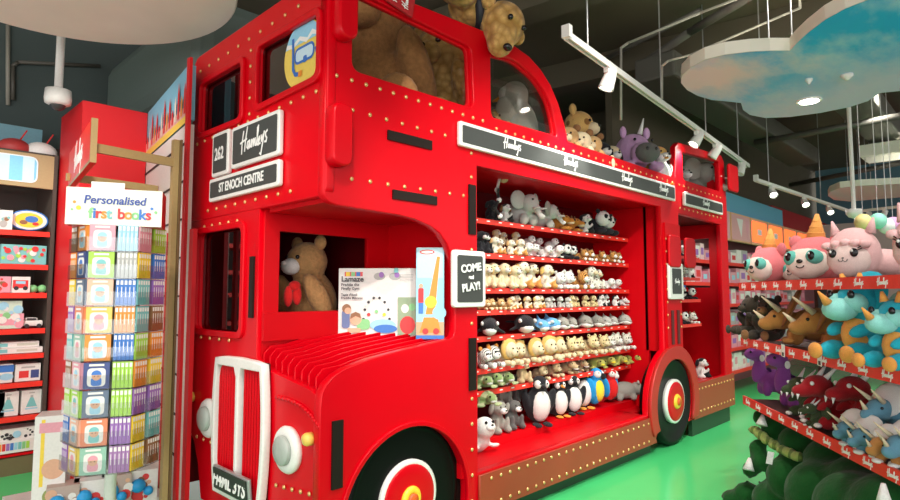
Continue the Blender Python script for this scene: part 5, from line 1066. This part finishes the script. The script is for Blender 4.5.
SPEC['bdino'] = dict(body=[(0, .12, .32, .26, .28, .32), (0, -.05, .72, .23, .24, .24), (0, .45, .16, .12, .3, .11)]+sym((.22, -.22, .12, .12, .24, .12, 0, 0, -15), (.2, -.2, .38, .08, .16, .08, 20, 0, -15)),
    parts=[('snout', 'muz', [(0, -.30, .62, .19, .20, .14)], 0), ('cheek', 'muz', [(.13, -.2, .70, .12, .14, .12)], 1), ('belly', 'beak', [(0, -.08, .32, .17, .18, .24)], 0), ('horn', 'beak', [('c', (.12, -.12, .92), (.14, -.14, 1.06), .06, .02)], 1), ('nose_horn', 'white', [('c', (0, -.46, .70), (0, -.58, .84), .055, .01)], 0), ('frill', 'body', [(0, .06, .82, .32, .08, .28, -15, 0, 0)], 0), ('eye', 'eye', [(.165, -.29, .80, .045, .035, .055)], 1), ('toe', 'beak', [(.25, -.45, .11, .11, .05, .10)], 1)])
SPEC['bdino']['parts'] = [(a, 'ear' if b == 'body' else b, c, d_) for a, b, c, d_ in SPEC['bdino']['parts']]
stp(862, -.08, 1.24, 'bdino', D(DB, DB, DM, beak=DOR, white=DOR), .38, 15, 'dinosaur', 'large turquoise dinosaur plush with orange horns on the second shelf')
stp(900, -.06, 1.24, 'bdino', D(DB, DM, DM, beak=DOR, white=DOR), .30, 15, 'dinosaur', 'turquoise dinosaur plush cut by the right edge, smaller of two')
for k, (px, lab) in enumerate(((781, 'left'), (817, 'right'))):
    x = SX(px, .02); t = tag(MB().box((x, -.02, 1.225), (.045, .002, .07), TW, rot=(R(0), R(4), 0)).done('price_tag', None, SM(0, 0, 0)), f'white paper price tag hanging on the second shelf strip, {lab} of two', 'tag', 'price tags'); MB().box((x, -.022, 1.205), (.02, .002, .02), BK).done('printed_mark', t, SM(0, 0, 0))
t = tag(MB().box((SX(762, .0), .05, 1.38), (.05, .003, .04), TW, rot=(0, R(25), 0)).done('paper_tag', None, SM(0, 0, 0)), 'white paper tag on the dark gorilla plush', 'tag')
# third shelf
PURD = fur('plush_dino_purple', (.26, .06, .30)); PUS = fur('plush_dino_stripe', (.05, .01, .10)); DKG = fur('plush_dragon_dark', (.05, .07, .03)); RDR = fur('plush_dragon_red', (.33, .01, .015)); STB = fur('plush_denim_blue', (.12, .28, .38)); LEAF = fur('plush_leaf', (.25, .40, .15))
stp(762, -.18, .845, 'diplo', D(PURD, PUS, PURD), .34, 0, 'dinosaur', 'purple long necked dinosaur plush with dark stripes, left of two')
stp(786, -.16, .845, 'diplo', D(PURD, PUS, PURD), .35, 5, 'dinosaur', 'purple long necked dinosaur plush with dark stripes, right of two')
stp(805, -.12, .845, 'dragon', D(DKG, LEAF, DKG), .27, 15, 'dragon', 'dark green dragon plush with white claws beside the purple dinosaurs')
stp(826, -.12, .845, 'dragon', D(RDR, RDR, RDR), .32, 5, 'dragon', 'red dragon plush with white teeth, left of two on the third shelf')
stp(862, -.22, .845, 'dragon', D(RDR, RDR, RDR), .34, 10, 'dragon', 'red dragon plush with white teeth, right of two on the third shelf')
stp(812, -.04, .845, 'dragon', D(DKG, DKG, DKG), .15, 0, 'dragon', 'little dark dragon plush with white claws at the strip edge')
stp(851, -.04, .845, 'trice', D(STB, TW, TW, white=HRN), .19, 20, 'triceratops', 'small denim blue triceratops plush beside the red dragon')
stp(866, -.03, .845, 'trice', D(STB, TW, TW, white=HRN), .19, 20, 'triceratops', 'small denim blue triceratops plush, second from the red dragon')
stp(889, -.16, .93, 'trice', D(STB, TW, LGR, white=HRN), .24, 15, 'triceratops', 'denim blue triceratops plush stacked above the smaller ones')
stp(884, -.03, .845, 'trice', D(TRB, TW, TW, white=HRN), .18, 20, 'triceratops', 'small brown triceratops plush near the right edge on the third shelf')
stp(906, -.08, .845, 'trice', D(STB, TW, TW, white=HRN), .22, 20, 'triceratops', 'denim blue triceratops plush cut by the right edge')
# giant crocodile under the stand
CROC = fur('plush_forest_green', (.008, .075, .014), bump=1, bscale=16); CRB = fur('plush_croc_belly', (.25, .33, .08), 'stripes', (.1, .16, .03), 5)
def cpt(px, py, off): return PN(px, py, E0+NR*off, NR)
cr = root('plush_crocodile', cpt(830, 480, .1)*Vector((1, 1, 0)).x if False else Vector((3.55, 1.1, 0)), 'giant dark green dinosaur plush with white spikes lying under the lowest shelf', 'soft toy')
def bl(points, m, name, vox=.03):
    o_ = Vector((3.55, 1.1, .3)); sh_ = [tuple(Vector(c)-o_)+tuple(r) for c, r in points]
    me = blob(sh_, vox).copy(); me.materials.append(m); return link(bpy.data.objects.new(name, me), cr, Matrix.Translation(o_))
bl([(cpt(775, 428, -.12), (.10, .09, .085)), (cpt(800, 442, -.15), (.14, .12, .10)), (cpt(835, 462, -.2), (.18, .16, .13)), (cpt(870, 488, -.2), (.2, .2, .16)), (cpt(762, 418, -.1), (.07, .07, .06)),
    (cpt(790, 478, -.05), (.14, .13, .13)), (cpt(820, 496, -.05), (.19, .17, .18)), (cpt(860, 512, -.05), (.2, .2, .18)), (cpt(775, 500, -.02), (.15, .13, .12)), (cpt(900, 520, -.1), (.2, .2, .2)),
    (cpt(757, 448, .0), (.055, .06, .06)), (cpt(750, 470, .05), (.06, .06, .055)), (cpt(762, 462, .0), (.06, .06, .06)), (cpt(735, 497, .1), (.12, .09, .045)), (cpt(748, 492, .05), (.1, .09, .06))], CROC, 'body')
a_ = [cpt(755, 430, .0), cpt(768, 441, -.02), cpt(783, 450, -.02), cpt(798, 457, -.04)]
bl([(p, (.055, .045, .03)) for p in a_]+[((a_[k]+a_[k+1])/2, (.055, .045, .032)) for k in range(3)], CRB, 'mouth', .02)
for q, d_ in ((cpt(749, 464, .08), Vector((.03, 0, .07))), (cpt(762, 420, -.02), Vector((.03, 0, .06))), (cpt(884, 497, .12), Vector((0, 0, .10)))): MB().cyl(q-d_*.5, q+d_*.5, .035, TW, r2=.008, seg=14).done('spike', cr, smooth=True)
t = MB().box((0, 0, 0), (.035, .003, .07), TW, rot=(0, R(-12), 0)).done('paper_tag', cr, SF(0, 0, 0) @ Matrix.Identity(4)); q = cpt(770, 458, .08); t.matrix_basis = Matrix.Translation(q) @ Matrix.Rotation(R(130), 4, 'Z')
# lanterns and pale shapes behind the top shelf
for px, py, c_, nm in ((878, 221, C('lantern_mint', (.3, .75, .6)), 'mint green'), (887, 226, C('lantern_white', (.85, .85, .85)), 'white'), (893, 225, C('lantern_pink', (.8, .4, .7)), 'violet'), (863, 222, C('lantern_yellow', (.85, .7, .3)), 'yellow')):
    p = PD(px, py, 6.5); r_ = root('paper_lantern', p, f'{nm} round paper lantern hanging behind the llama plush', 'lantern', 'paper lanterns'); MB().ell(p, (.085, .085, .09), c_, seg=20).done('shade', r_, smooth=True); MB().cyl(p, (p.x, p.y, 4.9), .003, SILV, seg=6).done('string', r_)
